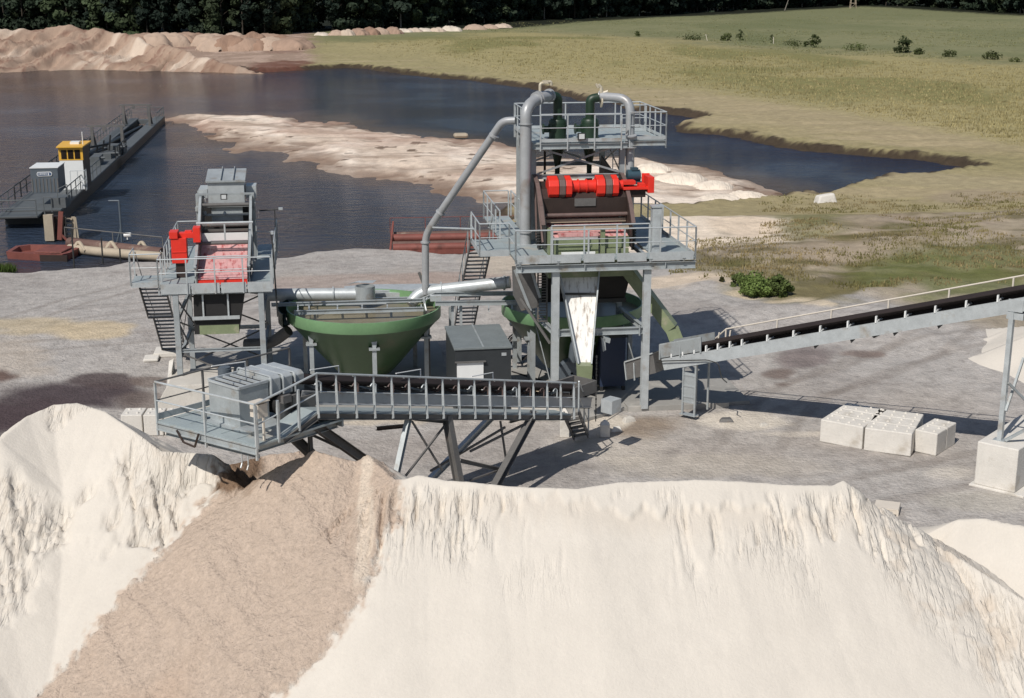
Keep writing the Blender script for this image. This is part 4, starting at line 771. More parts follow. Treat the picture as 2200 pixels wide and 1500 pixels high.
#SECTION sand conveyor
CO = gz(1235, 890, 1.85); HP = gz(549, 956, 4.1)
ang = math.degrees(math.atan2(HP[1]-CO[1], HP[0]-CO[0])); CF_ = Frame(CO[0], CO[1], ang, .75)       # x: tail -> head, y: towards the camera side
TL = math.hypot(HP[0]-CO[0], HP[1]-CO[1]); XK = CF_.z(682, 883, 4.5)[0]
ZK = 3.72
def zw(x): return 1.1+(ZK-1.1)*x/XK if x < XK else ZK+(3.35-ZK)*(x-XK)/(TL-1.0-XK+.01)
s = thing('sand_conveyor', CF_, 'long galvanised belt conveyor with railed walkway discharging onto the brown sand heap', 'belt conveyor')
bx1, by1 = CF_.z(517, 925, 4.11)[:2]; bxa, bya = CF_.z(449, 905, 4.11)[:2]; print('BOX', bx1, by1, bxa, bya, 'XK', XK, 'TL', TL, 'W', CF_.z(340,912,4.1), CO, HP)
X0, X1 = -1.9, bx1-1.75
bm = B(); bm.hexa([(.2,-.7,zw(.2)-.05),(XK,-.7,ZK-.05),(XK,0,ZK-.05),(.2,0,zw(.2)-.05),(.2,-.7,zw(.2)),(XK,-.7,ZK),(XK,0,ZK),(.2,0,zw(.2))]); bm.hexa([(XK,-.7,ZK-.05),(TL-.9,-.7,3.3),(TL-.9,0,3.3),(XK,0,ZK-.05),(XK,-.7,ZK),(TL-.9,-.7,3.35),(TL-.9,0,3.35),(XK,0,ZK)]); bm.obj('walkway', 'deck', s)
bm = B(); bm.chan((.2,.02,zw(.2)-.12), (XK,.02,ZK-.12), .06, .16, -1); bm.chan((XK,.02,ZK-.12), (TL-.9,.02,3.22), .06, .16, -1); bm.obj('walkway_edge', 'galvd', s)
zb = lambda x: 1.1+(ZK-1.1)*x/XK+.55
bm = B()
for y in (-.78, -1.62): bm.chan((X0,y,zb(X0)-.3), (X1,y,zb(X1)-.3), .08, .34, 1 if y < -1 else -1)
for k in range(12): x = .3+k*(X1-.5)/12; bm.beam((x,-.8,zb(x)-.4), (x,-1.6,zb(x)-.4), .06, .06)
bm.obj('frame', 'pipe', s)
bm = B(); zc = lambda x, d: zb(x)+d
for sgn, yy in ((0, 0),):
    pts = [(-.72,.16),(-.95,.02),(-1.45,.02),(-1.68,.16)]
    for (ya, za), (yb, zb2) in zip(pts, pts[1:]): bm.hexa([(X0,ya,zc(X0,za)),(X1,ya,zc(X1,za)),(X1,yb,zc(X1,zb2)),(X0,yb,zc(X0,zb2)),(X0,ya,zc(X0,za+.03)),(X1,ya,zc(X1,za+.03)),(X1,yb,zc(X1,zb2+.03)),(X0,yb,zc(X0,zb2+.03))])
bm.box((X0+.2,-1.55,zb(0)-.6), (X0+.21,-.85,zb(0)-.5)); bm.hexa([(X0,-1.55,zc(X0,-.52)),(X1,-1.55,zc(X1,-.52)),(X1,-.85,zc(X1,-.52)),(X0,-.85,zc(X0,-.52)),(X0,-1.55,zc(X0,-.5)),(X1,-1.55,zc(X1,-.5)),(X1,-.85,zc(X1,-.5)),(X0,-.85,zc(X0,-.5))]); bm.obj('belt', 'belt', s)
x = .0; k = 0
while x < XK-.3:
    bm = B(); zz = zb(x); bm.path([(x,-.74,zz-.16),(x,-.74,zz+.12),(x+.12,-.74,zz+.2),(x+.2,-.74,zz+.1)], .028, 6, .05); bm.path([(x,-1.66,zz-.14),(x,-1.66,zz+.2)], .03, 6); bm.tube((x,-.95,zz-.06), (x,-1.45,zz-.06), .05, 8); bm.tube((x,-.74,zz+.1), (x,-.93,zz-.04), .045, 8); bm.obj('idler', 'brownl' if k % 3 else 'galvl', s); x += .66; k += 1
# walkway railing: hooped flat posts
n = 17
for k in range(n):
    x = .1+(XK-.1)*(k/(n-1))**1.0; bm = B(); z0 = zw(x); bm.path([(x,.03,z0-.16),(x+.04,.05,z0+.5),(x,.02,z0+1.02)], .028, 6); bm.beam((x+.01,.08,z0-.14), (x+.05,.08,z0+.9), .012, .055); bm.obj('railing_post', 'galvl', s)
for k in range(1, 4):
    x = XK+(TL-XK)*k/3; bm = B(); z0 = zw(x) if x < TL-.95 else 3.35; bm.beam((x-.03,.04,z0-.1), (x-.03,.04,z0+1.0), .05, .07); bm.obj('railing_post', 'galvl', s)
bm = B(); hr = 1.04; bm.tube((.0,.03,1.1+hr), (XK,.03,ZK+hr), .03, 8); bm.tube((XK,.03,ZK+hr), (TL,.03,3.35+hr), .03, 8); bm.tube((XK,.03,ZK+.5), (TL,.03,3.35+.5), .02, 6); bm.tube((0,.07,1.1+.25), (XK,.07,ZK+.22), .014, 6)
bm.tube((0,.03,1.1+.55), (XK,.03,ZK+.55), .014, 6); bm.obj('handrail', 'galvl', s)
bm = B()
for k in range(4): x = 2+k*3.2; bm.path([(x,-1.7,zb(x)+.05),(x,-1.7,zb(x)+.45),(x+1.2,-1.5,zb(x)+.62)], .018, 6)
bm.obj('pull_cord', 'white', s)
# head platform
PW = CF_.z(340, 912, 4.1); W_ = 3.5; SK = .42
px0 = TL-2.9
bm = B(); bm.hexa([(px0,-W_,3.29),(TL+SK,-W_,3.29),(TL,.04,3.29),(px0,.04,3.29),(px0,-W_,3.34),(TL+SK,-W_,3.34),(TL,.04,3.34),(px0,.04,3.34)]); bm.box((TL-.9,-.7,3.335), (TL,0,3.35))
for k in range(6): y = -W_+.2+k*(W_-.3)/5; bm.box((px0,y-.015,3.34), (TL,y+.015,3.352))
bm.obj('platform_deck', 'deck', s)
bm = B(); bm.chan((TL+.02,.04,3.2), (TL+SK+.02,-W_,3.2), .06, .2, -1); bm.chan((TL-.1,0,3.02), (TL+SK-.1,-W_+.2,3.02), .05, .1, -1); bm.chan((px0,-W_,3.2), (TL+SK,-W_,3.2), .06, .2); bm.chan((px0,-.2,3.15), (TL,-.2,3.15), .06, .2, -1); bm.beam((px0,-W_,3.2), (px0,0,3.2), .06, .18); bm.box((px0,-W_-.04,3.36), (TL+SK,-W_-.01,3.52)); bm.obj('platform_beam', 'galv', s)
B().rail([(TL,.04,3.35),(TL+SK,-W_,3.35)], toe=0, sp=1.6, drop=.4, pw=.055, r=.028).obj('railing', 'galvl', s)
B().rail([(TL+SK,-W_,3.35),(px0-1.2,-W_,3.35)], toe=0, sp=1.5, pw=.05, r=.026).obj('railing', 'galvd', s)
bm = B(); bm.path([(TL+.3,-1.9,3.3),(TL+.35,-1.95,3.1),(TL+.3,-2.1,2.9),(TL+.35,-2.5,2.95),(TL+.4,-2.7,3.25)], .03, 6, .03); bm.obj('step_loop', 'brown', s)
bm = B()
for y in (-.3, -.55): bm.path([(TL+.02,y,3.0),(TL+.02,y,2.75),(TL+.1,y+.04,2.65)], .02, 6)
bm.obj('hook', 'galvl', s)
# discharge box, hood, motor, control box on the platform
bx1, by1 = CF_.z(517, 925, 4.11)[:2]; bxa, bya = CF_.z(449, 905, 4.11)[:2]
bxm, w_ = bx1, max(.8, by1-bya)
box_t = thing('discharge_box', CF_, 'bluish galvanised discharge box with open slatted top on the conveyor platform', 'discharge box')
ya, yb_ = by1-w_, by1; xa, xb = bxm-.95, bxm
bm = B(); bm.box((xa,ya,3.36), (xb,yb_,4.42)); bm.obj('box_shell', 'galv', box_t); B().box((xa+.04,ya+.04,4.38), (xb-.04,yb_-.04,4.43)).obj('dark_opening', 'black', box_t)
bm = B()
for k in range(5): x = xa+(xb-xa)*k/4; bm.beam((x,ya,4.46), (x,yb_,4.46), .05, .06)
for y in (ya, yb_): bm.beam((xa,y,4.47), (xb,y,4.47), .05, .07)
bm.obj('top_slat', 'galvl', box_t)
bm = B(); bm.box((xb,ya+.0,3.35), (xb+.12,yb_+.1,3.42)); bm.box((xa-.1,yb_,3.35), (xb+.1,yb_+.55,3.45)); bm.box((xb+.02,ya-.32,3.35), (xb+.06,ya-.12,3.62)); bm.obj('base_frame', 'galv', box_t)
hd = thing('belt_hood', CF_, 'row of pale ribbed sheet hoods over the belt just behind the discharge box', 'belt cover')
for k in range(3):
    xs, xe = xa-.05-k*.40, xa-.40-k*.40; bm = B(); zt_ = 4.52+.03*(2-k)
    bm.prism([(xs,ya-.05,zt_-.55),(xs,ya-.05,zt_-.08),(xs,ya+.06,zt_),(xs,yb_-.06,zt_),(xs,yb_+.05,zt_-.08),(xs,yb_+.05,zt_-.55)], (xe-xs+.02,0,0)); o = bm.obj('hood_panel', 'galvl', hd, bevel=.02)
    B().path([(xs,ya-.07,zt_-.5),(xs,ya-.07,zt_+.0),(xs,yb_+.07,zt_),(xs,yb_+.07,zt_-.5)], .025, 6, .1).obj('hoop', 'galvl', o)
mt = thing('gear_motor', CF_, 'dark upright gear motor with grey cap behind the discharge box', 'motor')
mx, my = xa+.1, ya-.42
bm = B(); bm.tube((mx,my,3.6), (mx,my,4.25), .17, 18); bm.obj('motor_body', 'dark', mt, True); bm = B(); bm.tube((mx,my,4.26), (mx,my,4.52), .185, 18, .18); bm.tube((mx,my,4.52), (mx,my,4.56), .15, 18); bm.obj('fan_cap', 'slate', mt, True); B().box((mx-.2,my-.2,3.36), (mx+.25,my+.3,3.62)).obj('gearbox', 'slate', mt)
cb = B(); cb.box((xb-.05,-.42,3.95), (xb+.25,-.1,4.3)); cb.prism([(xb-.1,-.47,4.31),(xb+.3,-.47,4.31),(xb+.3,-.05,4.36),(xb-.1,-.05,4.36)], (0,0,.02)); cb.beam((xb+.1,-.1,3.36), (xb+.1,-.1,3.95), .05, .05); single(cb, 'control_box', 'panel', 'small beige control box on a post at the right rail of the conveyor platform', 'control box', CF_)
dv = thing('drive_unit', CF_, 'dark drive drum and frame beside the hood on the conveyor head', 'drive unit')
bm = B(); bm.tube((xa-.4,-1.75,3.75), (xa-.4,-.72,3.75), .28, 18); bm.obj('head_drum', 'black', dv, True); bm = B(); bm.box((xa-1.2,-.78,3.5), (xa+.0,-.72,3.95)); bm.box((xa-.6,-.72,3.8), (xa-.35,-.62,4.1)); bm.box((xa-.3,-.7,3.95), (xa-.02,-.6,4.15)); bm.obj('bearing_plate', 'galvd', dv)
# tail end: loading box, drive guard, steps
bm = B(); zl_ = zb(X0); bm.box((X0-.1,-1.7,zl_+.05), (-.8,-1.62,zl_+.45)); bm.box((X0-.1,-.78,zl_+.05), (-.8,-.7,zl_+.45)); bm.box((X0-.14,-1.7,zl_-.1), (X0-.1,-.7,zl_+.45)); bm.obj('loading_box', 'galvd', s)
tg_ = RT.L(gz(1312, 872, .9)); tgw = gz(1314, 882, 1.5); cl_ = CF_.L(tgw)
bm = B(); bm.box((cl_[0]-.25,cl_[1]-.25,.7), (cl_[0]+.25,cl_[1]+.2,1.15)); bm.obj('tail_guard', 'galvl', s)
# legs and braces
def leg(a, b, w=.13, h=.2, nm='leg', m='galvd'): bm = B(); bm.ibeam(a, b, w, h, .02); bm.obj(nm, m, s)
def cg(u, v, zv): return CF_.z(u, v, zv)
def CW(x, y, z_): return (x, y, z_)
z_at = lambda u, v, y: CF_.y(u, v, y)
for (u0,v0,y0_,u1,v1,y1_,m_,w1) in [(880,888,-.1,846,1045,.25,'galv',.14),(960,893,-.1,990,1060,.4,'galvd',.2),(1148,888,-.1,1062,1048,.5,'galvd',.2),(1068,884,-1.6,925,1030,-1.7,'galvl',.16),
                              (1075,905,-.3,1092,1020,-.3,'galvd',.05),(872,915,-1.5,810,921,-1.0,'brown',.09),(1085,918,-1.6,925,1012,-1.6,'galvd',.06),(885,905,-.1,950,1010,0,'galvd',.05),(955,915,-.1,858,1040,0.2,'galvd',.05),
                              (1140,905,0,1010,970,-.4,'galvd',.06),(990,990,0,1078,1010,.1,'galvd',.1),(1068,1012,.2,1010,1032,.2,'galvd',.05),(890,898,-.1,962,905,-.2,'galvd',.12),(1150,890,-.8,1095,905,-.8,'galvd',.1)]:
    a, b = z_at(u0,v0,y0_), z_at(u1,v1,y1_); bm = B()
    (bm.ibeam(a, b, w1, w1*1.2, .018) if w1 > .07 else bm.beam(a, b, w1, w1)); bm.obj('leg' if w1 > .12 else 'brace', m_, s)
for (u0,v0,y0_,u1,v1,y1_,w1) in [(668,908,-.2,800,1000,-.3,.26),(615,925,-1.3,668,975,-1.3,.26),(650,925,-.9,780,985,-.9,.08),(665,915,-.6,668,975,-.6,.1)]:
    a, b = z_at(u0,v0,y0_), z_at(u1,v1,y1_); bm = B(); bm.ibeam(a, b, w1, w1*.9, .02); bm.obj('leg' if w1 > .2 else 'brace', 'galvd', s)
# steps from the walkway at the tail
st_ = thing('access_steps', (0,0,0), 'dark open steel steps with railing at the tail of the sand conveyor', 'steps')
a = gz(1211,890,1.8); b = gz(1234,941,.1); wv_ = Vector(gz(1243,884,1.8))-Vector(a)
bm = B(); bm.stair(a, b, wv_*1.0, 6); bm.obj('stair_flight', 'galvd', st_)
bm = B(); a2 = Vector(a)+wv_; b2 = Vector(b)+wv_
for f_ in (0, .55, 1): pp = a2+(b2-a2)*f_; bm.tube(pp, pp+Vector((0,0,1.0)), .028, 8)
bm.tube(a2+Vector((0,0,1)), b2+Vector((0,0,1)), .024, 8); bm.tube(a2+Vector((0,0,.5)), b2+Vector((0,0,.5)), .018, 8); bm.obj('step_railing', 'galvl', st_)
ckp = gz(1280, 888, .5); b_ = B()
for k in range(22): b_.tube((ckp[0],ckp[1],.2+k*.11), (ckp[0],ckp[1],.29+k*.11), .03 if k % 2 else .02, 6)
single(b_, 'hanging_chain', 'dark', 'thin dark hanging chain beside the green spout', 'chain')
for u, v, h, lab in ((1213,940,1.0,'white pointed concrete marker left of the steel steps'),(1300,940,.55,'short white pointed concrete marker right of the steel steps')):
    g_ = gz(u, v, 0); b_ = B(); w2 = .16; b_.box((g_[0]-w2,g_[1],0), (g_[0]+w2,g_[1]+.3,h*.8)); b_.hexa([(g_[0]-w2,g_[1],h*.8),(g_[0]+w2,g_[1],h*.8),(g_[0]+w2,g_[1]+.3,h*.8),(g_[0]-w2,g_[1]+.3,h*.8),(g_[0]-.03,g_[1]+.15,h),(g_[0]+.03,g_[1]+.15,h),(g_[0]+.03,g_[1]+.3,h),(g_[0]-.03,g_[1]+.3,h)]); single(b_, 'concrete_marker', 'concl', lab, 'concrete post', bevel=.015)
g_ = gz(1120, 905, 0); cblock(Frame(g_[0]-.3, g_[1], 5), (0,0,0), (1.7,.9,.35), 'tan concrete footing under the lower end of the sand conveyor', 'concrete_footing', 'conc', cat='concrete footing')

#SECTION right conveyor
RA = (6.33, 47.7, 1.9); RB = (15.25, 41.0, 5.3)
ang2 = math.degrees(math.atan2(RB[1]-RA[1], RB[0]-RA[0])); RC = Frame(RA[0], RA[1], ang2); L2 = math.hypot(RB[0]-RA[0], RB[1]-RA[1])
ray0 = RC.y(1425, 795, 0); ray1 = RC.y(2200, 668, 0); sl2 = (ray1[2]-ray0[2])/(ray1[0]-ray0[0])
def rz(x): return ray0[2]+(x-ray0[0])*sl2             # underside of the near side channel
s = thing('stacker_conveyor', RC, 'long pale inclined belt conveyor with black belt climbing to the right edge', 'belt conveyor')
xa, xb = ray0[0], ray1[0]+4.5
dv = .42
bm = B(); bm.chan((xa,0,rz(xa)+dv/2), (xb,0,rz(xb)+dv/2), .1, dv, -1, .02); bm.chan((xa,.95,rz(xa)+dv/2), (xb,.95,rz(xb)+dv/2), .1, dv, 1, .02)
for k in range(9): x = xa+.4+k*1.9; bm.beam((x,.05,rz(x)+.1), (x,.9,rz(x)+.1), .06, .08)
bm.obj('frame', 'galvl', s)
bm = B(); zt2 = lambda x, o: rz(x)+dv+o
for (ya_, za_), (yb2, zb2) in zip([(-.02,.26),(.22,.12),(.72,.12),(.97,.26)], [(.22,.12),(.72,.12),(.97,.26)]): bm.hexa([(xa-.2,ya_,zt2(xa-.2,za_)),(xb,ya_,zt2(xb,za_)),(xb,yb2,zt2(xb,zb2)),(xa-.2,yb2,zt2(xa-.2,zb2)),(xa-.2,ya_,zt2(xa-.2,za_+.03)),(xb,ya_,zt2(xb,za_+.03)),(xb,yb2,zt2(xb,zb2+.03)),(xa-.2,yb2,zt2(xa-.2,zb2+.03))])
bm.hexa([(xa,.1,rz(xa)+.02),(xb,.1,rz(xb)+.02),(xb,.85,rz(xb)+.02),(xa,.85,rz(xa)+.02),(xa,.1,rz(xa)+.04),(xb,.1,rz(xb)+.04),(xb,.85,rz(xb)+.04),(xa,.85,rz(xa)+.04)])
bm.hexa([(xa,.42,rz(xa)+.3),(xb,.42,rz(xb)+.3),(xb,.46,rz(xb)+.3),(xa,.46,rz(xa)+.3),(xa,.42,rz(xa)+.62),(xb,.42,rz(xb)+.62),(xb,.46,rz(xb)+.62),(xa,.46,rz(xa)+.62)]); bm.obj('belt', 'belt', s)
k = 0; x = xa+.35
while x < xb:
    bm = B(); bm.beam((x,-.03,zt2(x,.0)), (x,-.03,zt2(x,.22)), .09, .05, up=(1,0,0)); bm.beam((x,.98,zt2(x,.0)), (x,.98,zt2(x,.22)), .09, .05, up=(1,0,0)); bm.tube((x,.0,zt2(x,.05)), (x,.97,zt2(x,.05)), .04, 8); bm.obj('idler_bracket', 'white', s); x += .46 if k < 6 else .95; k += 1
for x in [q_[0] for q_ in (RC.y(1760,742,.3), RC.y(1838,730,.3), RC.y(1930,715,.3), RC.y(2025,697,.3))]:
    bm = B(); bm.prism([(x-.08,.0,rz(x)),(x+.1,.0,rz(x)),(x-.02,.0,rz(x)-.14)], (0,.06,0)); bm.obj('return_bracket', 'dark', s)
B().tube((RC.y(1880,726,.2)[0],.1,rz(RC.y(1880,726,.2)[0])-.03), (RC.y(1880,726,.2)[0],.85,rz(RC.y(1880,726,.2)[0])-.03), .07, 10).obj('return_roller', 'dark', s)
bm = B(); xr = RC.y(1560, 707, 1.75)[0]; hz = lambda x: RC.y(1560,707,1.75)[2]+(x-xr)*sl2
bm.tube((xr,1.75,hz(xr)), (xb,1.75,hz(xb)), .028, 8); bm.tube((xr,1.75,hz(xr)-.5), (xb,1.75,hz(xb)-.5), .02, 6); bm.tube((xr,1.75,hz(xr)), (xr-.75,1.75,hz(xr)-.75), .026, 8)
for k in range(8): x = xr+k*2.0; bm.beam((x,1.75,hz(x)-1.05), (x,1.75,hz(x)), .05, .05, up=(1,0,0))
for k in (0,1): x = xr-.35+k*.45; bm.beam((x,1.72,hz(x)-.9), (x+.1,1.72,hz(x)-.05), .05, .05)
bm.obj('railing', 'panel', s)
bm = B(); bm.hexa([(xr-.6,1.0,rz(xr-.6)+.16),(xb,1.0,rz(xb)+.16),(xb,1.78,rz(xb)+.16),(xr-.6,1.78,rz(xr-.6)+.16),(xr-.6,1.0,rz(xr-.6)+.2),(xb,1.0,rz(xb)+.2),(xb,1.78,rz(xb)+.2),(xr-.6,1.78,rz(xr-.6)+.2)]); bm.obj('walkway', 'galvd', s)
# loading hopper on the tail
hx0, hx1 = RC.y(1420,770,0)[0], RC.y(1508,740,0)[0]
bm = B(); z_l = lambda x, o: rz(x)+dv+o
for y in (-.04, .98): bm.hexa([(hx0,y-.02,z_l(hx0,.05)),(hx1,y-.02,z_l(hx1,.05)),(hx1,y+.02,z_l(hx1,.05)),(hx0,y+.02,z_l(hx0,.05)),(hx0,y-.1,z_l(hx0,.55)),(hx1,y-.1,z_l(hx1,.55)),(hx1,y-.06,z_l(hx1,.55)),(hx0,y-.06,z_l(hx0,.55))])
for x in (hx0, (hx0+hx1)/2, hx1): bm.beam((x,-.08,z_l(x,.0)), (x,-.1,z_l(x,.57)), .05, .05, up=(1,0,0))
bm.beam((hx0,-.1,z_l(hx0,.56)), (hx1,-.1,z_l(hx1,.56)), .06, .05); bm.box((hx0-.03,-.1,z_l(hx0,.0)), (hx0,.98,z_l(hx0,.5))); bm.obj('loading_hopper', 'galv', s)
dx0 = RC.y(1352,800,0)[0]; bm = B()
bm.hexa([(dx0,-.15,z_l(dx0,-.55)),(hx0-.1,-.15,z_l(hx0,-.5)),(hx0-.1,.9,z_l(hx0,-.5)),(dx0,.9,z_l(dx0,-.55)),(dx0-.1,-.15,z_l(dx0,.1)),(hx0-.25,-.15,z_l(hx0,.2)),(hx0-.25,.9,z_l(hx0,.2)),(dx0-.1,.9,z_l(dx0,.1))]); bm.obj('tail_drive_guard', 'galvd', s)
bm = B(); bm.beam((dx0-.1,-.18,z_l(dx0,.12)), (hx0-.25,-.18,z_l(hx0,.22)), .05, .05); bm.beam((dx0,-.18,z_l(dx0,-.55)), (dx0-.1,-.18,z_l(dx0,.1)), .04, .05); bm.beam((dx0+.35,-.18,z_l(dx0,-.5)), (dx0+.3,-.18,z_l(dx0,.15)), .04, .05); bm.obj('guard_edge', 'galvl', s)
bm = B(); bm.path([(hx0-.1,-.14,z_l(hx0,-.1)),(hx0+.2,-.16,z_l(hx0,-.0)),(hx1+.3,-.14,z_l(hx1,-.2)),(hx1+.75,-.14,z_l(hx1,-.25)),(hx1+.9,-.14,z_l(hx1,-.75)),(hx1+1.1,-.1,z_l(hx1,-.9))], .022, 6, .1); bm.obj('hose', 'dark', s)
# supports
bm = B(); sx0, sx1 = RC.y(1466,880,0)[0], RC.y(1492,880,0)[0]; xm = (sx0+sx1)/2
for x in (sx0, sx1): bm.beam((x,0,.15), (x,0,rz(x)), .06, .06, up=(1,0,0)); bm.beam((x,.95,.15), (x,.95,rz(x)), .06, .06, up=(1,0,0))
for z_ in (.6, .8, 1.2, 1.6): bm.beam((sx0,0,z_), (sx1,0,z_), .02, .05)
bm.box((sx0,.01,.6), (sx1,.02,1.7)); bm.obj('support', 'galv', s); bm = B(); bm.box((sx0-.08,-.1,.13), (sx1+.08,.2,.15)); bm.obj('foot_plate', 'galv', s)
ft = gz(2148, 945, 1.45); fl_ = RC.L(ft); tz = RC.y(2180, 695, 0)
bm = B(); bm.beam((fl_[0],fl_[1],1.46), (tz[0]-.1,.0,rz(tz[0])), .2, .14, up=(1,0,0)); bm.obj('leg', 'galvl', s)
bm = B(); bm.beam((fl_[0]+.9,fl_[1]+1.3,1.46), (tz[0]+.15,.95,rz(tz[0])), .2, .14, up=(1,0,0)); bm.obj('leg', 'galv', s)
bm = B(); bm.beam((fl_[0]+.1,fl_[1],2.4), (tz[0]+.1,.9,3.9), .07, .07); bm.beam((fl_[0]+.9,fl_[1]+1.2,2.0), (fl_[0]+.1,fl_[1],3.3), .07, .07); bm.beam((fl_[0]+.2,fl_[1]-.1,1.5), (fl_[0]+1.6,fl_[1]+.3,2.6), .12, .08); bm.obj('brace', 'galv', s)
bm = B(); bm.box((tz[0]-.25,-.06,rz(tz[0])-.22), (tz[0]+.25,1.0,rz(tz[0])-.02)); bm.box((tz[0]-.22,-.075,rz(tz[0])+.02), (tz[0]+.22,-.055,rz(tz[0])+.4)); bm.obj('splice_plate', 'galvl', s)
bm = B(); bm.box((fl_[0]-.18,fl_[1]-.15,1.45), (fl_[0]+.18,fl_[1]+.15,1.47)); bm.obj('foot_plate', 'galv', s)
# big foundation blocks
b0, b1 = gz(2092, 1040, .05), gz(2178, 1060, .05); a_ = math.degrees(math.atan2(b1[1]-b0[1], b1[0]-b0[0])); BF = Frame(b0[0], b0[1], a_+0)
cblock(BF, (-.12,-.1,0), (1.6,4.0,.06), 'pale thin concrete footing under the big concrete block at the right edge', 'concrete_pad', 'concl', .01, cat='concrete pad')
cblock(BF, (0,0,.06), (1.28,3.6,1.45), 'big tall concrete block carrying the trestle of the right conveyor', m='concl', bev=.03)
def blockrow(u0, v0, u1, v1, w, d, h, lab, studs, idx):
    c0, c1 = gz(u0, v0, .02), gz(u1, v1, .02); fr = Frame(c0[0], c0[1], math.degrees(math.atan2(c1[1]-c0[1], c1[0]-c0[0]))); L_ = math.hypot(c1[0]-c0[0], c1[1]-c0[1])
    for j in range(d): cblock(fr, (0,j*.8+.01,0), (L_-.03,j*.8+.79,h), lab[j], m='concl', bev=.035, studs=studs)
blockrow(1760,948,1853,966,0,3,.80,['pale studded concrete block, front one of the leftmost row by the right conveyor shadow','pale studded concrete block, middle one of the leftmost row by the conveyor shadow','pale studded concrete block, rear one of the leftmost row by the conveyor shadow'],(4,2),0)
blockrow(1855,967,1958,981,0,3,.80,['pale studded concrete block, front one of the middle row of three','pale studded concrete block, centre one of the middle row of three','pale studded concrete block, rear one of the middle row of three'],(4,2),1)
blockrow(1962,969,2012,980,0,2,.78,['short pale studded concrete block at the right front end of the rows','short pale studded concrete block behind the one at the right front end'],(2,2),2)
# buried crate by the heap
g_ = gz(1905, 1100, .0); b_ = B(); b_.box((-.35,-.3,0), (.35,.35,.04)); 
for x in (-.33,.33):
    for y in (-.28,.33): b_.box((x-.03,y-.03,-.5), (x+.03,y+.03,0))
b_.box((-.35,-.29,-.12), (.35,-.27,0)); b_.box((.34,-.3,-.2), (.36,.35,0)); single(b_, 'crate_frame', 'panel', 'small pale wooden crate frame half buried beside the right end of the big heap', 'crate', Frame(g_[0], g_[1], -20, .18))
rk = B(); g_ = gz(1775, 432, -1.1)
rk.hexa([(-.9,-.5,-.3),(.8,-.45,-.3),(1.0,.6,-.3),(-.8,.7,-.3),(-.6,-.3,.45),(.55,-.25,.62),(.6,.4,.58),(-.7,.5,.4)]); single(rk, 'boulder', 'concl', 'white boulder on the grassy lake shore at the right', 'boulder', Frame(g_[0], g_[1], 10, g_[2]), bevel=.12)

#SECTION dredger and boats
D0 = gz(140, 474, WZ); D1 = gz(355, 264, WZ); dang = math.degrees(math.atan2(D1[1]-D0[1], D1[0]-D0[0]))-90
DR = Frame(D0[0], D0[1], dang, WZ); dl_ = math.hypot(D1[0]-D0[0], D1[1]-D0[1]); dz = DR.y
s = thing('suction_dredger', DR, 'long dark dredger barge with gantries and twin pontoons floating on the lake', 'dredger')
Wd = -4.3; f0 = dl_*.44
bm = B(); bm.box((Wd+.3,-1.2,-.3), (0,f0,.95)); bm.hexa([(Wd+.1,-3.5,.75),(-1.2,-3.5,.75),(-1.2,-1.2,.75),(Wd+.1,-1.2,.75),(Wd+.1,-3.5,.88),(-1.2,-3.5,.88),(-1.2,-1.2,.88),(Wd+.1,-1.2,.88)]); bm.obj('hull', 'hull', s, bevel=.05)
bm = B(); bm.box((Wd+.35,-1.15,.95), (-.05,f0-.05,.99)); bm.box((Wd+.1,-3.45,.88), (-1.25,-1.2,.92)); bm.obj('main_deck', 'dockg', s)
B().box((-1.25,f0*.9,-.3), (0,dl_,.75)).obj('pontoon', 'hull', s, bevel=.04); B().box((Wd+.3,f0*.9,-.3), (Wd+1.45,dl_-2,.75)).obj('pontoon', 'hull', s, bevel=.04)
bm = B(); bm.box((-1.2,f0*.9,.75), (-.05,dl_-.05,.8)); bm.box((Wd+.35,f0*.9,.75), (Wd+1.4,dl_-2.05,.8)); bm.box((Wd+.3,dl_-3.2,.2), (0,dl_-2.2,.7)); bm.obj('pontoon_deck', 'dockg', s)
for yy, hgt in ((DR.z(262, 322, -1.2)[1], 2.35),(DR.z(320, 270, -1.2)[1], 2.35)):
    bm = B(); z1 = .8+hgt
    for x in (Wd+.9, -.55): bm.beam((x,yy,.8), (x,yy,z1), .28, .28); bm.beam((x+.05,yy+2,.8), (x,yy,z1-.3), .16, .16)
    bm.beam((Wd+.5,yy,z1), (-.2,yy,z1), .22, .18); bm.box((-2.4,yy-.1,z1-.45), (-2.1,yy+.1,z1-.1)); bm.obj('gantry', 'galvd', s)
for pts in [[(Wd+.15,-3.4,.92),(Wd+.15,3.6,.92)],[(Wd+.15,-3.4,.92),(-1.3,-3.4,.92)],[(-.1,2.0,.99),(-.1,f0*.6,.99)],[(Wd+.4,f0*.9,.8),(Wd+.4,dl_-2.2,.8)],[(-.05,dl_-1,.8),(-.05,dl_-9,.8)],[(Wd+.4,dl_-.6,.8),(-.05,dl_-.6,.8)]]:
    B().rail(pts, h=1.15, sp=2.2, toe=0, pw=.07, r=.04).obj('railing', 'dockg', s)
bm = B()
for (u, v, y, sx, sy, sz) in [(205,365,f0*.75,.8,2.5,.8),(225,352,f0*.9,1.2,3,.5),(245,345,f0,1.0,2,.9),(262,345,f0+2,.5,2,.7)]: pp = dz(u, v, y); bm.box((pp[0]-sx/2,y,.9), (pp[0]+sx/2,y+sy,.95+sz)); bm.tube((pp[0]-sx,y+.5,1.1+sz*.5), (pp[0]+sx,y+.7,1.2+sz*.5), .12, 8)
bm.obj('winch', 'dockg', s)
for xx in (Wd+.35, -.08):
    B().rail([(xx,f0*.9,.8),(xx,DR.z(262,322,-1.2)[1]-1,.8)], h=1.2, sp=1.6, toe=0, pw=.08, r=.05).obj('railing', 'hull', s)
bm = B()
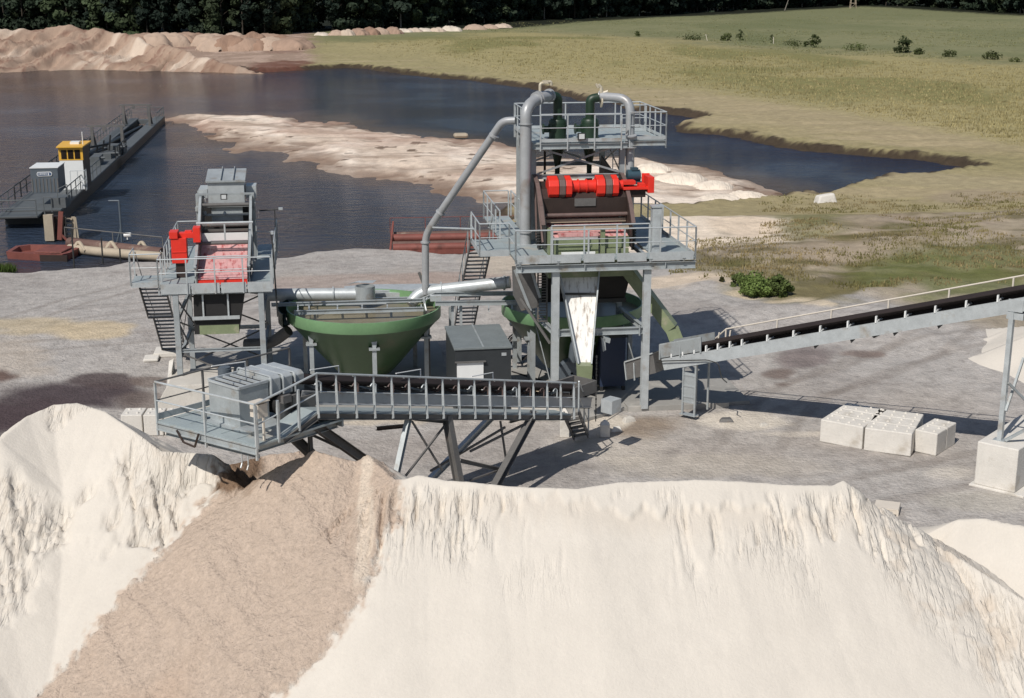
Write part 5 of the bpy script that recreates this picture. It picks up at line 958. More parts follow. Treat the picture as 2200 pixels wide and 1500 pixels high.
for k in range(6): x_ = -3.6+k*.5; bm.beam((x_,f0*.86+k*.8,.9), (x_+.3,f0*.86+k*.8,2.1+(k % 3)*.4), .14, .14)
bm.beam((-3.7,f0*.88,1.9), (-.9,f0*.95,2.2), .16, .16); bm.tube((-3.4,f0*.8,1.2), (-1.2,f0*1.02,1.5), .2, 8); bm.obj('deck_frame', 'hull', s)
B().rail([(Wd+.15,3.6,.95),(Wd+.15,f0*.9,.95)], h=1.15, sp=2.2, toe=0, pw=.08, r=.05).obj('railing', 'hull', s)
bm = B(); bm.path([(-2.6,f0*.8,1.6),(-2.2,f0+8,1.2),(-2.1,dl_-6,.2)], .2, 10); bm.obj('suction_pipe', 'hull', s, True)
# grey container on deck
c0, c1 = dz(69,415,.6), dz(128,415,.6); pz = dz(70,416,.6)[2]; ctop = dz(70,362,.6)[2]
dc = thing('deck_container', DR, 'small ribbed slate container with white roof and oval name plate on the dredger stern', 'container')
B().box((c0[0],.6,max(.92,pz)), (c1[0],3.4,ctop)).obj('container_body', 'slate', dc, bevel=.02)
bm = B(); bm.box((c0[0]-.04,.55,ctop), (c1[0]+.04,3.45,ctop+.06)); bm.obj('roof', 'white', dc)
bm = B()
for k in range(8): x = c0[0]+.08+(c1[0]-c0[0]-.16)*k/7; bm.box((x-.04,.57,pz+.1), (x+.04,.6,ctop-.75))
bm.obj('rib', 'galvd', dc)
pw = (c1[0]-c0[0]); pl = B(); xc = (c0[0]+c1[0])/2+.02; hw = .54; zc_ = ctop-.42
pts = []
for k in range(16): a = 2*math.pi*k/16; pts.append((xc+(hw-.14)*(1 if math.cos(a) > 0 else -1)+.14*math.cos(a), .565, zc_+.17*math.sin(a)))
pl.prism(pts, (0,-.015,0)); np_ = pl.obj('name_plate', 'white', dc)
pl = B()
pts = []
for k in range(16): a = 2*math.pi*k/16; pts.append((xc+(hw-.16)*(1 if math.cos(a) > 0 else -1)+.115*math.cos(a), .545, zc_+.12*math.sin(a)))
M['plateblue'] = mat('plate_blue', lin(70, 88, 118), .5, 0, .03)
pl.prism(pts, (0,-.008,0)); pl.obj('blue_field', 'plateblue', np_)
def text(txt, loc, size, m, parent, rot=(math.pi/2,0,0), name='lettering'):
    c = bpy.data.curves.new(name, 'FONT'); c.body = txt; c.size = size; c.align_x = 'CENTER'; c.align_y = 'CENTER'; c.extrude = .004; c.offset = .004; c.space_character = 1.05
    o = bpy.data.objects.new(name, c); COL.objects.link(o); me = bpy.data.meshes.new_from_object(o); me.name = name; bpy.data.objects.remove(o)
    me.materials.clear(); me.materials.append(M[m]); o = bpy.data.objects.new(name, me); COL.objects.link(o); o.parent = parent; o.location = loc; o.rotation_euler = rot; return o
text('CEWEX', (xc-.12, .533, zc_), .17, 'white', np_)
B().box((xc+.25,.528,zc_-.09), (xc+.32,.534,zc_+.09)).obj('name_plate_bar', 'white', np_)
# yellow wheelhouse
y_ = 9.0; w0, w1 = dz(130,375,y_), dz(180,375,y_); zf = .99; zr1, zr2, zr3 = dz(132,345,y_)[2], dz(130,317,y_)[2], dz(130,312,y_)[2]
wh = thing('wheelhouse', DR, 'yellow and white wheelhouse with three front windows on the dredger', 'wheelhouse')
B().box((w0[0],y_,zf), (w1[0],y_+3,zr1)).obj('lower_wall', 'white', wh)
B().box((w0[0]-.02,y_-.02,zr1), (w1[0]+.05,y_+3,zr2)).obj('upper_wall', 'yellow', wh)
B().box((w1[0]+.0,y_+.05,zf), (w1[0]+.06,y_+3.02,zr2-.02)).obj('side_wall', 'brown', wh)
bm = B(); bm.hexa([(w0[0]-.12,y_-.3,zr2),(w1[0]+.12,y_-.3,zr2),(w1[0]+.25,y_+3.3,zr2),(w0[0]-.2,y_+3.3,zr2),(w0[0]-.12,y_-.3,zr2+.08),(w1[0]+.12,y_-.3,zr2+.08),(w1[0]+.25,y_+3.3,zr2+.14),(w0[0]-.2,y_+3.3,zr2+.14)]); bm.obj('roof', 'yellow', wh)
B().box((w0[0]+.7,y_+1.2,zr2+.1), (w0[0]+1.4,y_+2.1,zr2+.28)).obj('roof_hatch', 'white', wh)
for k in range(3):
    ww = (w1[0]-w0[0]); x = w0[0]+ww*(.10+.29*k); wi = B().box((x,y_-.05,zr1+.12), (x+ww*.23,y_-.02,zr2-.2)).obj('window', 'glass', wh)
B().tube((w1[0]-.05,y_+1,zr2), (w1[0]-.05,y_+1,zr2+1.1), .035, 6).obj('aerial', 'white', wh)
B().rail([(w0[0]+.9,y_-.9,zf),(w0[0]+2.0,y_-.9,zf),(w0[0]+2.0,y_-.1,zf)], h=1.6, sp=.5, toe=0, pw=.04, r=.03).obj('landing_railing', 'galvl', wh)
# stern floater: gantry with ladder and red jib between dredger and pipe
fl2 = gz(130, 520, WZ); SF = Frame(fl2[0], fl2[1], 5, WZ); sy = SF.y
g2 = thing('stern_float', SF, 'rusty and buff floating link frame between the dredger stern and the pipeline', 'floating frame')
bm = B(); a, b = sy(97,518,0), sy(114,462,0); bm.hexa([(a[0],0,a[2]),(a[0]+.6,0,a[2]),(a[0]+.6,.4,a[2]),(a[0],.4,a[2]),(a[0],0,b[2]),(a[0]+.6,0,b[2]),(a[0]+.6,.4,b[2]),(a[0],.4,b[2])]); bm.obj('front_plate', 'buff', g2)
bm = B(); a = sy(128,515,.1); b = sy(131,455,.1); bm.beam(a, b, .3, .2); bm.beam(sy(128,500,.1), sy(146,518,.1), .15, .15); bm.obj('jib', 'rust', g2)
bm = B(); bm.box(sy(116,516,.5), V3(sy(138,465,.5),0,.6,0)); bm.obj('tower_body', 'brown', g2)
bm = B()
for i in range(6):
    v = 470+i*9; bm.box(sy(139,v,.6), V3(sy(155,v+3,.6),0,.3,0))
bm.beam(sy(140,467,.6), sy(142,520,.6), .08, .08); bm.beam(sy(162,467,.6), sy(169,516,.6), .1, .1); bm.box(sy(153,466,.7), V3(sy(164,512,.7),0,.2,0)); bm.obj('ladder', 'buff', g2)
bm = B(); bm.box(sy(112,447,.3), V3(sy(140,425,.3),0,1.5,0)); bm.rail([sy(95,456,.2), sy(112,456,.2)], h=1.0, sp=.5, toe=0); bm.rail([sy(125,436,.2), sy(146,425,.2)], h=.9, sp=.6, toe=0); bm.beam(sy(96,456,.2), sy(97,515,.2), .07, .07); bm.obj('top_platform', 'dockg', g2)
# red workboat
rb = gz(88, 553, WZ); RBf = Frame(rb[0], rb[1], -4, WZ)
rw = thing('work_boat', RBf, 'small faded red steel work boat moored by the shore at the left', 'boat')
bm = B(); Lb, Wb = 4.4, 2.6
pts = [(-2.0,-.6),(.55,-1.2),(1.9,-1.2),(2.15,-.6),(2.15,1.5),(1.9,2.0),(-1.6,2.0),(-2.2,1.4)]
n = len(pts); vs = [(x*.95,y*.95,-.2) for x, y in pts]+[(x,y,.45) for x, y in pts]+[(x*.86,y*.84+.05,.45) for x, y in pts]+[(x*.84,y*.82+.05,.12) for x, y in pts]
fs = []
for l in range(3): fs += [(l*n+i, l*n+(i+1) % n, (l+1)*n+(i+1) % n, (l+1)*n+i) for i in range(n)]
fs.append(tuple(range(3*n, 4*n))); bm.add(vs, fs); bm.obj('boat_hull', 'rust', rw)
bm = B(); bm.box((-.1,-.8,.42), (1.7,1.3,.52)); bm.obj('foredeck', 'rust', rw, bevel=.03); bm = B(); bm.box((.45,-1.26,-.15), (2.2,-1.14,.4)); bm.obj('bow_plate', 'brown', rw)
# floating pipeline
pa, pb_ = gz(150, 528, WZ+.3), gz(340, 552, WZ+.3)
fp_ = thing('floating_pipeline', (pa[0], pa[1], WZ), 'rusty brown pipeline with sandy hoses lying in the water left of the plant', 'pipeline')
def rel(pt): return (pt[0]-pa[0], pt[1]-pa[1], pt[2]-WZ)
bm = B(); bm.tube(rel(gz(150,522,WZ+.3)), rel(gz(350,545,WZ+.4)), .38, 14); bm.obj('steel_pipe', 'rustp', fp_, True)
bm = B(); bm.path([rel(gz(150,534,WZ+.25)), rel(gz(200,540,WZ+.3)), rel(gz(270,546,WZ+.35)), rel(gz(350,552,WZ+.4))], .3, 12, 1); bm.obj('hose_pipe', 'buff', fp_, True)
bm = B()
for u in (170, 240, 305): bm.path([rel(gz(u-12,536,WZ+.3)), V3(rel(gz(u,534,WZ+.3)),0,0,.5), rel(gz(u+14,540,WZ+.3))], .12, 8, .4)
bm.obj('bent_hose', 'buff', fp_, True)
bm = B(); bm.rail([rel(gz(140,508,WZ+.9)), rel(gz(350,530,WZ+.9))], h=.6, sp=3.5, toe=0, mid=False, pw=.05, r=.035); bm.obj('guard_rail', 'galvd', fp_)
for i, (u, v, h) in enumerate(((160,582,2.6),(221,566,1.6),(259,568,1.0))):
    g_ = gz(u, v, WZ); single(B().tube((0,0,-.4), (.02,0,h), .05, 8), 'mooring_stake', 'dark', ['tall thin dark stake standing in the shallow water', 'medium thin dark stake by the sandy hose in the water', 'short dark stake nearest the left tower in the water'][i], 'stake', Frame(g_[0], g_[1], 0, WZ))
g_ = gz(262, 520, WZ); b_ = B(); b_.tube((0,0,-.5), (0,0,2.8), .07, 8); b_.tube((0,0,2.8), (-.7,0,2.8), .05, 8); b_.tube((-.4,0,-.2), (0,0,1.0), .05, 8); single(b_, 'mooring_post', 'slate', 'dark hooked mooring post standing in the lake beyond the rusty pipeline', 'mooring post', Frame(g_[0], g_[1], 0, WZ))
g_ = gz(274, 515, WZ+.9); b_ = B(); b_.tube((-.2,0,.3), (.25,0,.32), .14, 8); b_.tube((0,0,0), (0,0,.3), .05, 6); single(b_, 'signal_lamp', 'white', 'small white lamp on the rail of the rusty pipeline', 'lamp', Frame(g_[0], g_[1], 0, g_[2]))
# rusty pontoon pier behind the tower
pr0 = gz(838, 546, WZ+.1); PRF = Frame(pr0[0], pr0[1], 6, WZ)
pr = thing('pontoon_pier', PRF, 'rusty red pontoon pier with long pipes on the shore left of the tall tower', 'pier')
for k, (y, z_) in enumerate(((.2,.45),(1.1,.5),(2.0,.75),(2.9,.8))): B().tube((.2,y,z_), (9.5,y,z_), .22 if k % 2 else .28, 12).obj('pipe', 'rustp' if k % 2 else 'rust', pr, True)
bm = B(); bm.box((0,-.1,.05), (9.5,.0,.35)); bm.beam((.0,0,.1), (.3,3.2,1.6), .12, .2); bm.box((.1,3.0,.3), (9.4,3.2,.9)); bm.obj('frame', 'rust', pr)
bm = B(); bm.rail([(.1,3.2,.9),(9.4,3.2,.9)], h=1.0, sp=2.3, toe=0, mid=False, pw=.05); bm.obj('railing', 'rust', pr)
b_ = B(); g_ = gz(990, 292, WZ+.4); b_.box((-.8,-.6,0), (.8,.6,.5)); single(b_, 'float_block', 'buff', 'small pale boxy float stranded on the far edge of the sand spit', 'float', Frame(g_[0], g_[1], 10, g_[2]-.2), bevel=.25)

#SECTION vegetation and far heaps
def mound_mesh(name, seed, r, h, m, col_, label=None, group=None, nx=26):
    a = np.linspace(-1.15, 1.15, nx); Xm, Ym = np.meshgrid(a, a); rr = np.hypot(Xm, Ym)+fbm(Xm*2+seed, Ym*2, 4, seed)*.34
    Zm = h*np.clip(1.02-rr, -.12, 1)**1.0*(1+.18*fbm(Xm*3+seed, Ym*3, 3, seed+3)); Zm = np.where(rr > 1.02, -.3, h*(1-np.exp(-2.2*Zm/h))*.95+h*.2*fbm(Xm*5, Ym*5, 3, seed+9)*np.clip(Zm/h, 0, .5))
    co = np.stack([Xm*r, Ym*r, Zm], -1).reshape(-1, 3); c = np.zeros((len(co), 3)); c[:] = col_; c *= (1+.15*fbm(Xm*3, Ym*3, 3, seed+5)).reshape(-1, 1)
    f = grid_faces(nx, nx, (rr < 1.15).reshape(-1)); co, f, c = compact(co, f, c); return np_mesh(name, co, f, M['sand'], c)
protos = [mound_mesh('spoil_mound', 100+i, 1., 1., 'sand', C(*c_, .82)) for i, c_ in enumerate([(172,146,128),(186,164,146),(206,188,170),(158,130,112),(218,206,190)])]
def place(proto, first, loc, sc, rz, label, cat, group=None):
    o = proto if first else proto.copy()
    if not first: COL.objects.link(o)
    o.location = loc; o.scale = sc; o.rotation_euler = (0, 0, rz); return tag(o, label, cat, group)
used = set()
def put_mound(i, u, v, hpx, wpx, label, group):
    g_ = gz(u, v, -.2); d = g_[1]; k = d/FPX*1.0; o = place(protos[i], i not in used, (g_[0], g_[1]+wpx*k*.5, -.4), (wpx*k*.62, wpx*k*.62, hpx*k*1.15), random.uniform(-.5, .5), label, 'spoil mound', group); used.add(i)
rnd = random.Random(4)
for k in range(17): put_mound(rnd.choice([0,1,3]), 268+k*21+rnd.uniform(-5,5), 100+rnd.uniform(-2,2)+k*.0, rnd.uniform(24,32), rnd.uniform(56,76), 'reddish tipped spoil mound in the long row before the forest at the upper left', 'row of reddish spoil mounds at the forest edge')
for k in range(8): put_mound(rnd.choice([0,1,3]), 470+k*21+rnd.uniform(-5,5), 106, rnd.uniform(22,30), rnd.uniform(60,80), 'reddish tipped spoil mound in the long row before the forest at the upper left', 'row of reddish spoil mounds at the forest edge')
for (u, v, h, w_, i) in [(690,80,12,38,4),(722,80,16,34,1),(745,80,18,34,2),(768,79,20,40,0),(792,78,20,40,3),(815,77,18,36,1),(842,76,20,38,0),(868,72,12,34,4),(890,71,12,36,2),(912,70,11,40,4),(940,70,12,34,2),(968,69,15,42,4),(1020,66,14,44,1),(1052,64,12,36,1),(1080,62,12,40,2)]:
    put_mound(i, u, v, h, w_, 'tipped spoil mound in the scattered row on the meadow below the forest', 'spoil mounds on the meadow')
# eroded sand bank at the upper left
SB = [gz(u, v, z)[:2]+(z,) for u, v, z in []]
def crestpt(u, v, Y): return gy(u, v, Y)
CK = [crestpt(-260,75,282), crestpt(-60,66,282), crestpt(0,60,282), crestpt(60,64,284), crestpt(110,58,286), crestpt(180,58,288), crestpt(235,63,288), crestpt(290,82,284), crestpt(350,98,278), crestpt(420,118,272), crestpt(500,138,266), crestpt(560,152,262)]
gx = np.arange(-150, -40, .45); gyy = np.arange(250, 300, .45); X, Y = np.meshgrid(gx, gyy); Zk, Tk = seg_surface(X, Y, CK, .40, .5)
gul = fbm(X*.28-Y*.16, Y*.05+X*.04, 4, 120); gul2 = fbm(X*.7-Y*.4, Y*.14, 3, 121); Zk = Zk-(np.abs(gul)*3.4+np.abs(gul2)*1.6)*sst(0, 1.2, Tk)+fbm(X*.35, Y*.35, 4, 122)*1.0
co = np.stack([X, Y, Zk], -1).reshape(-1, 3); okk = (Zk > height(X, Y)-.8).reshape(-1)
cc = np.zeros(X.shape+(3,)); cc[:] = C(176,152,134,.82); m_ = sst(.05, .5, fbm(X*.3-Y*.2, Y*.06, 4, 123))[..., None]; cc = cc*(1-m_)+C(216,198,180,.82)*m_; m_ = (sst(.08, .0, np.abs(gul))*.7)[..., None]; cc = cc*(1-m_)+C(134,100,86,.8)*m_
m_ = sst(.1, .5, fbm(X*.08, Y*.2, 3, 125))[..., None]*.5; cc = cc*(1-m_)+C(146,118,100,.8)*m_
c1, f1, k1 = compact(co, grid_faces(*X.shape, okk), cc.reshape(-1, 3)); tag(np_mesh('sand_bank', c1, f1, M['sand'], k1), 'large eroded pinkish sand bank rising from the lake at the upper left', 'sand bank')

# leaf-cluster trees
def leaf_tree(seed, H_, Rr, nl, ls, base=.08, conical=False):
    g = np.random.default_rng(seed); nb = 26 if not conical else 34
    t_ = g.random(nb)**.8; zc = H_*(base+(1-base)*t_); prof_ = np.sqrt(np.clip(1-((t_-.42)/.62)**2, .02, 1)) if not conical else (1.02-t_)
    a = g.random(nb)*2*np.pi; rad = Rr*prof_*(.35+.55*g.random(nb)); cx, cy = rad*np.cos(a), rad*np.sin(a); br_ = Rr*(.22+.22*g.random(nb))*(1 if not conical else .7)
    i = g.integers(0, nb, nl); d = g.normal(size=(nl, 3)); d /= np.linalg.norm(d, axis=1)[:, None]; rr_ = br_[i]*(.55+.5*g.random(nl))
    P = np.stack([cx[i], cy[i], zc[i]], 1)+d*rr_[:, None]*np.array([1, 1, .8]); nrm = d+g.normal(size=(nl, 3))*.5; nrm /= np.linalg.norm(nrm, axis=1)[:, None]
    up = g.normal(size=(nl, 3)); x = np.cross(nrm, up); x /= np.linalg.norm(x, axis=1)[:, None]; y = np.cross(nrm, x); sz = (ls*(.6+.8*g.random(nl)))[:, None]
    q4 = np.stack([P-x*sz-y*sz*.6, P+x*sz-y*sz*.6, P+x*sz*.7+y*sz*.8, P-x*sz*.7+y*sz*.8], 1).reshape(-1, 3)
    sh = (g.random(nl)*.5+.75)*(.8+.4*g.random(nb)[i]); c = np.repeat(sh, 4)[:, None]*np.ones((1, 3)); return q4, np.arange(nl*4).reshape(-1, 4), c
M['fol'] = mat('forest_leaves', (0, 0, 0), .75, 0, .25, .3, attr=True, spec=.15)
M['bark'] = mat('bark', (.05, .04, .03), .9, 0, .2, 3); M['birch'] = mat('pale_bark', (.22, .2, .17), .9, 0, .3, 3)
def trunk(b_, H_, r, seed):
    g = random.Random(seed); b_.tube((0,0,-.5), (g.uniform(-.3,.3),0,H_*.9), r, 8, r*.2)
    for k in range(6): z_ = H_*(.25+.1*k); a = g.random()*6.28; b_.tube((0,0,z_), (math.cos(a)*H_*.18,math.sin(a)*H_*.18,z_+H_*.12), r*.4, 6, r*.12)
tp = []
for i, (H_, Rr, con) in enumerate([(19,5.2,0),(16,4.6,0),(21,4.8,0),(20,3.4,1),(14,4.4,0)]):
    q4, f4, c4 = leaf_tree(300+i, H_, Rr*1.1, 4200, .5, -.04, con); base_c = [C(50,62,48,.8), C(58,68,48,.8), C(46,58,48,.75), C(38,50,42,.75), C(66,78,54,.8)][i]
    root = bpy.data.objects.new('forest_tree', None); COL.objects.link(root)
    o = np_mesh('crown', q4, f4, M['fol'], c4*base_c, False); o.parent = root; b_ = B(); trunk(b_, H_, .24, i); t2 = b_.obj('trunk', 'birch' if i in (2,) else 'bark', root, True); tp.append((root, o, t2, q4, f4, c4*base_c))
edge_px = [(-260,72),(0,70),(180,74),(300,80),(420,82),(560,82),(640,72),(700,72),(850,66),(1000,58),(1120,50),(1300,42),(1500,30),(1700,20),(1850,14),(2000,20),(2200,32),(2450,46)]
ew = [gz(u, v-3, -.2) for u, v in edge_px]
acc = 0; cnt = 0; first = [True]*5; rnd = random.Random(11)
kinds = ['broad dark leafy tree at the edge of the forest', 'lower bushy dark tree at the edge of the forest', 'tall dark tree with pale trunk at the edge of the forest', 'narrow dark conical tree at the edge of the forest', 'short round slightly lighter tree at the edge of the forest']
pos = []
for a, b in zip(ew, ew[1:]):
    L_ = math.hypot(b[0]-a[0], b[1]-a[1]); n = max(1, int(L_/5.4))
    for k in range(n): f_ = (k+rnd.random()*.6)/n; pos.append((a[0]+(b[0]-a[0])*f_, a[1]+(b[1]-a[1])*f_+rnd.uniform(0,4)))
for (x, y) in pos:
    i = rnd.choice([0,0,1,2,3,3,4]) if y < 520 else rnd.choice([0,2,3]); root, cr, tk = tp[i][:3]
    if first[i]: o = root; first[i] = False
    else:
        o = root.copy(); COL.objects.link(o)
        for ch in (cr, tk): c_ = ch.copy(); COL.objects.link(c_); c_.parent = o
    sc_ = rnd.uniform(.85, 1.25); o.location = (x, y, -.4); o.rotation_euler = (0,0,rnd.random()*6.28); o.scale = (sc_*1.05, sc_*1.05, sc_); tag(o, kinds[i], 'tree', kinds[i].replace(' at the edge of the forest', 's at the forest edge').replace('with pale trunks', 'with pale trunk'))
# the wood behind the first row: one dark mass of crowns
co_, fa_, cl2, off = [], [], [], 0
for row in range(1, 4):
    for (x, y) in pos[::1]:
        if rnd.random() < .35: continue
        i = rnd.choice([0,1,2,3]); q4, f4, c4 = tp[i][3:]; k = rnd.uniform(.9, 1.35); a = rnd.random()*6.28; sel = slice(0, 4*1200)
        qq = q4[sel]*k*np.array([1.2, 1.2, 1]); qq = np.stack([qq[:, 0]*math.cos(a)-qq[:, 1]*math.sin(a)+x+rnd.uniform(-3,3), qq[:, 0]*math.sin(a)+qq[:, 1]*math.cos(a)+y+row*7+rnd.uniform(-2,2), qq[:, 2]], 1)
        co_.append(qq); fa_.append(f4[:1200]+off); cl2.append(c4[sel]*.8); off += len(qq)
o = np_mesh('forest', np.concatenate(co_), np.concatenate(fa_), M['fol'], np.concatenate(cl2), False); tag(o, 'dark dense forest standing behind the edge trees along the top', kind='stuff')

# shrubs
def shrub(name, u, v, wpx, hpx, label, z=0., c=(70,88,42), spiky=False, n=700, grp=None, ls=None):
    g_ = gz(u, v, z); d = g_[1]; k = d/FPX; Rr = wpx*k/2; H_ = hpx*k; q4, f4, c4 = leaf_tree(hash(label) % 1000 if False else int(u*7+v), H_, Rr, n, ls or max(.05, min(H_, Rr)*.10), .0)
    o = np_mesh(name, q4, f4, M['fol'], c4*C(*c, .8), False); o.location = (g_[0], g_[1], float(height(np.array([g_[0]]), np.array([g_[1]]))[0])-.05); return tag(o, label, 'bush', grp)
shrub('bush', 1625, 634, 96, 40, 'large feathery green bush behind the right conveyor at the yard edge', c=(104,122,66), n=7000, ls=.045)
shrub('bush', 1672, 640, 60, 44, 'dark green ragged bush at the right side of the large feathery bush', c=(90,104,58), n=5000, ls=.045)
shrub('bush', 1592, 620, 50, 26, 'low green bush at the left side of the large feathery bush', c=(100,114,66), n=3000, ls=.04)
shrub('bush', 1550, 612, 10, 12, 'tiny dark seedling bush at the left tip of the pale berm', c=(80,80,50), n=120)
for (u, v, w_, h, lab, c) in [(1485,84,60,10,'low flat dark hedge strip at the left end of the field shrub line',(70,78,48)),(1590,85,16,22,'small upright dark shrub in the field left of the pale stake',(70,80,48)),(1560,86,26,14,'small ragged shrub left of the upright one in the field',(84,92,56)),
        (1658,90,10,18,'thin dark shrub next to the pale stake in the field',(74,84,50)),(1700,96,50,9,'low dark shrub clump left of the round field bush',(72,80,46)),(1750,100,26,24,'round dark field bush standing taller than its neighbours',(66,76,42)),(1733,98,16,12,'small dark bush touching the round field bush',(66,76,42)),
        (1835,107,60,11,'low dark shrub strip right of the round field bush',(80,90,50)),(1940,113,40,30,'spiky dark palm-like shrub in the meadow at the right',(62,72,44)),(1972,117,26,12,'small dark shrub just right of the spiky one',(70,78,46)),(2040,122,36,11,'low dark shrub halfway between the spiky shrub and the right edge',(74,82,48)),
        (2130,128,46,13,'low dark shrub nearest the right edge of the meadow',(74,82,48)),(1370,76,14,10,'tiny dark tuft near the top left of the meadow',(88,98,60)),(1620,88,90,6,'thin low hedge strip behind the small shrubs of the field',(84,94,54)),(2180,133,30,8,'tiny low shrub at the right edge of the meadow',(80,88,50))]:
    shrub('bush', u, v, w_, h, lab, c=c, n=420)
# tall field grass and rough tufts
def tufts(name, P, hh, wd, cols, label, blades=5, seed=1):
    g = np.random.default_rng(seed); n = len(P); N_ = n*blades; i = np.repeat(np.arange(n), blades); H_ = hh[i]*(.6+.6*g.random(N_)); a = g.random(N_)*2*np.pi; rr_ = wd[i]*g.random(N_); lean = (g.random((N_, 2))-.5)*.7*H_[:, None]
    bx = P[i, 0]+rr_*np.cos(a); by = P[i, 1]+rr_*np.sin(a); bz = P[i, 2]-.05; b2 = g.random(N_)*2*np.pi; w2 = wd[i]*.10+.02*H_; dx, dy = w2*np.cos(b2), w2*np.sin(b2)
    v = np.stack([np.stack([bx-dx, by-dy, bz], 1), np.stack([bx+dx, by+dy, bz], 1), np.stack([bx+lean[:, 0], by+lean[:, 1], bz+H_], 1)], 1).reshape(-1, 3)
    c = np.repeat(cols[i]*(.75+.5*g.random(N_))[:, None], 3, 0); o = np_mesh(name, v, np.arange(N_*3).reshape(-1, 3), M['fol'], c, False); return tag(o, label, kind='stuff')
def scatter(n, u0, u1, v0, v1, seed, cond):
    g = np.random.default_rng(seed); u = u0+(u1-u0)*g.random(n); v = v0+(v1-v0)*g.random(n); k = (750-v)/FPX; z = -CH; Yq = z*(cs+k*sn)/(k*cs-sn); Xq = (u-1100)/FPX*(Yq*cs-z*sn); m = cond(u, v, Xq, Yq); Xq, Yq, u, v = Xq[m], Yq[m], u[m], v[m]
    zz, dl2, _, ib2 = height(Xq, Yq, True); m = (dl2 > 1.5)&(~ib2); return np.stack([Xq, Yq, zz], 1)[m], u[m], v[m]
tgf = lambda u: np.interp(u, [600,1100,1480,1750,1940,2200,2600], [96,66,86,112,120,136,160]); tbf = lambda u: np.interp(u, [600,900,1100,1500,1800,2200,2600], [96,112,150,178,222,290,350])
P, u, v = scatter(26000, 800, 2500, 55, 330, 5, lambda u, v, x, y: (v > tgf(u)-1)&(v < tbf(u)+8*vnoise(u*.02, v*.05, 3)))
g = np.random.default_rng(3); mix = vnoise(P[:, 0]*.06, P[:, 1]*.05, 8)[:, None]; cols = C(168,156,114,.82)*(1-mix*.5)+C(134,130,88,.8)*mix*.5
fade = np.clip(np.minimum(v-tgf(u), tbf(u)+6-v)/14, .35, 1); tufts('tall_grass', P, (.26+.30*g.random(len(P))*mix[:, 0])*fade, np.full(len(P), .75), cols, 'pale yellow tall grass standing in the band across the meadow', 5, 2)
P, u, v = scatter(10000, 1440, 2400, 385, 690, 6, lambda u, v, x, y: (v < np.interp(u, [1450,1560,1640,1760,1830,1950,2100,2250], [600,610,640,662,640,626,622,610])-4)&(vnoise(x*.22, y*.22, 21)+.35*vnoise(x*.9, y*.9, 22) > .72)&((u > 1640)|(v > 500)))
g = np.random.default_rng(4); mix = vnoise(P[:, 0]*.3, P[:, 1]*.3, 9)[:, None]; cols = C(114,112,68,.85)*(1-mix)+C(146,130,96,.85)*mix
tufts('rough_grass', P, .08+.16*g.random(len(P)), np.full(len(P), .42), cols, 'rough green and brown weeds patchy on the sandy ground at the right', 6, 3)
P, u, v = scatter(5000, -200, 1500, 85, 330, 9, lambda u, v, x, y: (y > 100)&(vnoise(x*.3, y*.3, 30) > .62)&(u > 640)); g = np.random.default_rng(5); cols = np.tile(C(120,120,70,.75), (len(P), 1))
tufts('meadow_grass', P, .15+.2*g.random(len(P)), np.full(len(P), .3), cols, 'short olive green grass dotted on the bank beyond the lake', 4, 4)
P, u, v = scatter(500, -40, 40, 570, 590, 12, lambda u, v, x, y: v > 560); P = np.array([gz(a, 578+b*8, WZ+.05) for a, b in zip(np.random.default_rng(1).random(160)*60-30, np.random.default_rng(2).random(160))]); cols = np.tile(C(84,104,50,.7), (len(P), 1))
tufts('reeds', P, np.full(len(P), .5), np.full(len(P), .2), cols, 'green reeds at the water edge at the far left', 4, 5)

P, u, v = scatter(9000, 1000, 2450, 14, 135, 15, lambda u, v, x, y: (v < tgf(u)+2)&(v > np.interp(u, [1100,1300,1550,1850,2200,2600], [50,45,34,19,37,52]))&(vnoise(x*.05, y*.02, 44)+.3*vnoise(x*.3, y*.2, 45) > .55)); g = np.random.default_rng(6); m_ = g.random((len(P), 1)); cols = C(112,116,76,.8)*(1-m_)+C(150,146,108,.8)*m_
tufts('field_grass', P, .12+.22*g.random(len(P)), np.full(len(P), 1.3), cols, 'short green field grass with paler patches below the forest', 5, 7)
def at_ground(u, v, z=0.): g_ = gz(u, v, z); return (g_[0], g_[1], float(height(np.array([g_[0]]), np.array([g_[1]]))[0]))
for (u, v, dx, h, lab) in [(1520,86,-.5,1.6,'pale leaning stake at the end of the low dark hedge strip'),(1662,92,-.1,1.5,'pale upright stake beside the thin dark shrub in the field')]:
    a = at_ground(u, v); single(B().beam((0,0,-.2), (dx,0,h), .12, .12), 'field_stake', 'panel', lab, 'stake', Frame(a[0], a[1], 0, a[2]))
a = at_ground(1833, 19); hs = thing('raised_hide', Frame(a[0], a[1], 0, a[2]), 'small timber raised hide frame at the top of the meadow before the forest', 'raised hide')
for x in (-1.4, 1.4): B().beam((x,0,-.2), (x*.75,0,5.5), .22, .22).obj('leg', 'buff', hs); B().beam((x,2,-.2), (x*.75,1.6,5.5), .22, .22).obj('leg', 'buff', hs)
B().box((-1.5,-.2,2.4), (1.5,2,2.6)).obj('platform', 'buff', hs)
B().beam((-1.3,-.1,.3), (1.2,-.1,2.4), .12, .12).obj('brace', 'buff', hs)
a = at_ground(1684, 22); single(B().tube((0,0,-.2), (2.4,1,7), .22, 8, .12), 'fallen_trunk', 'birch', 'pale leaning bare trunk at the forest edge left of the raised hide', 'tree trunk', Frame(a[0], a[1]-2, 0, a[2]), smooth=True)

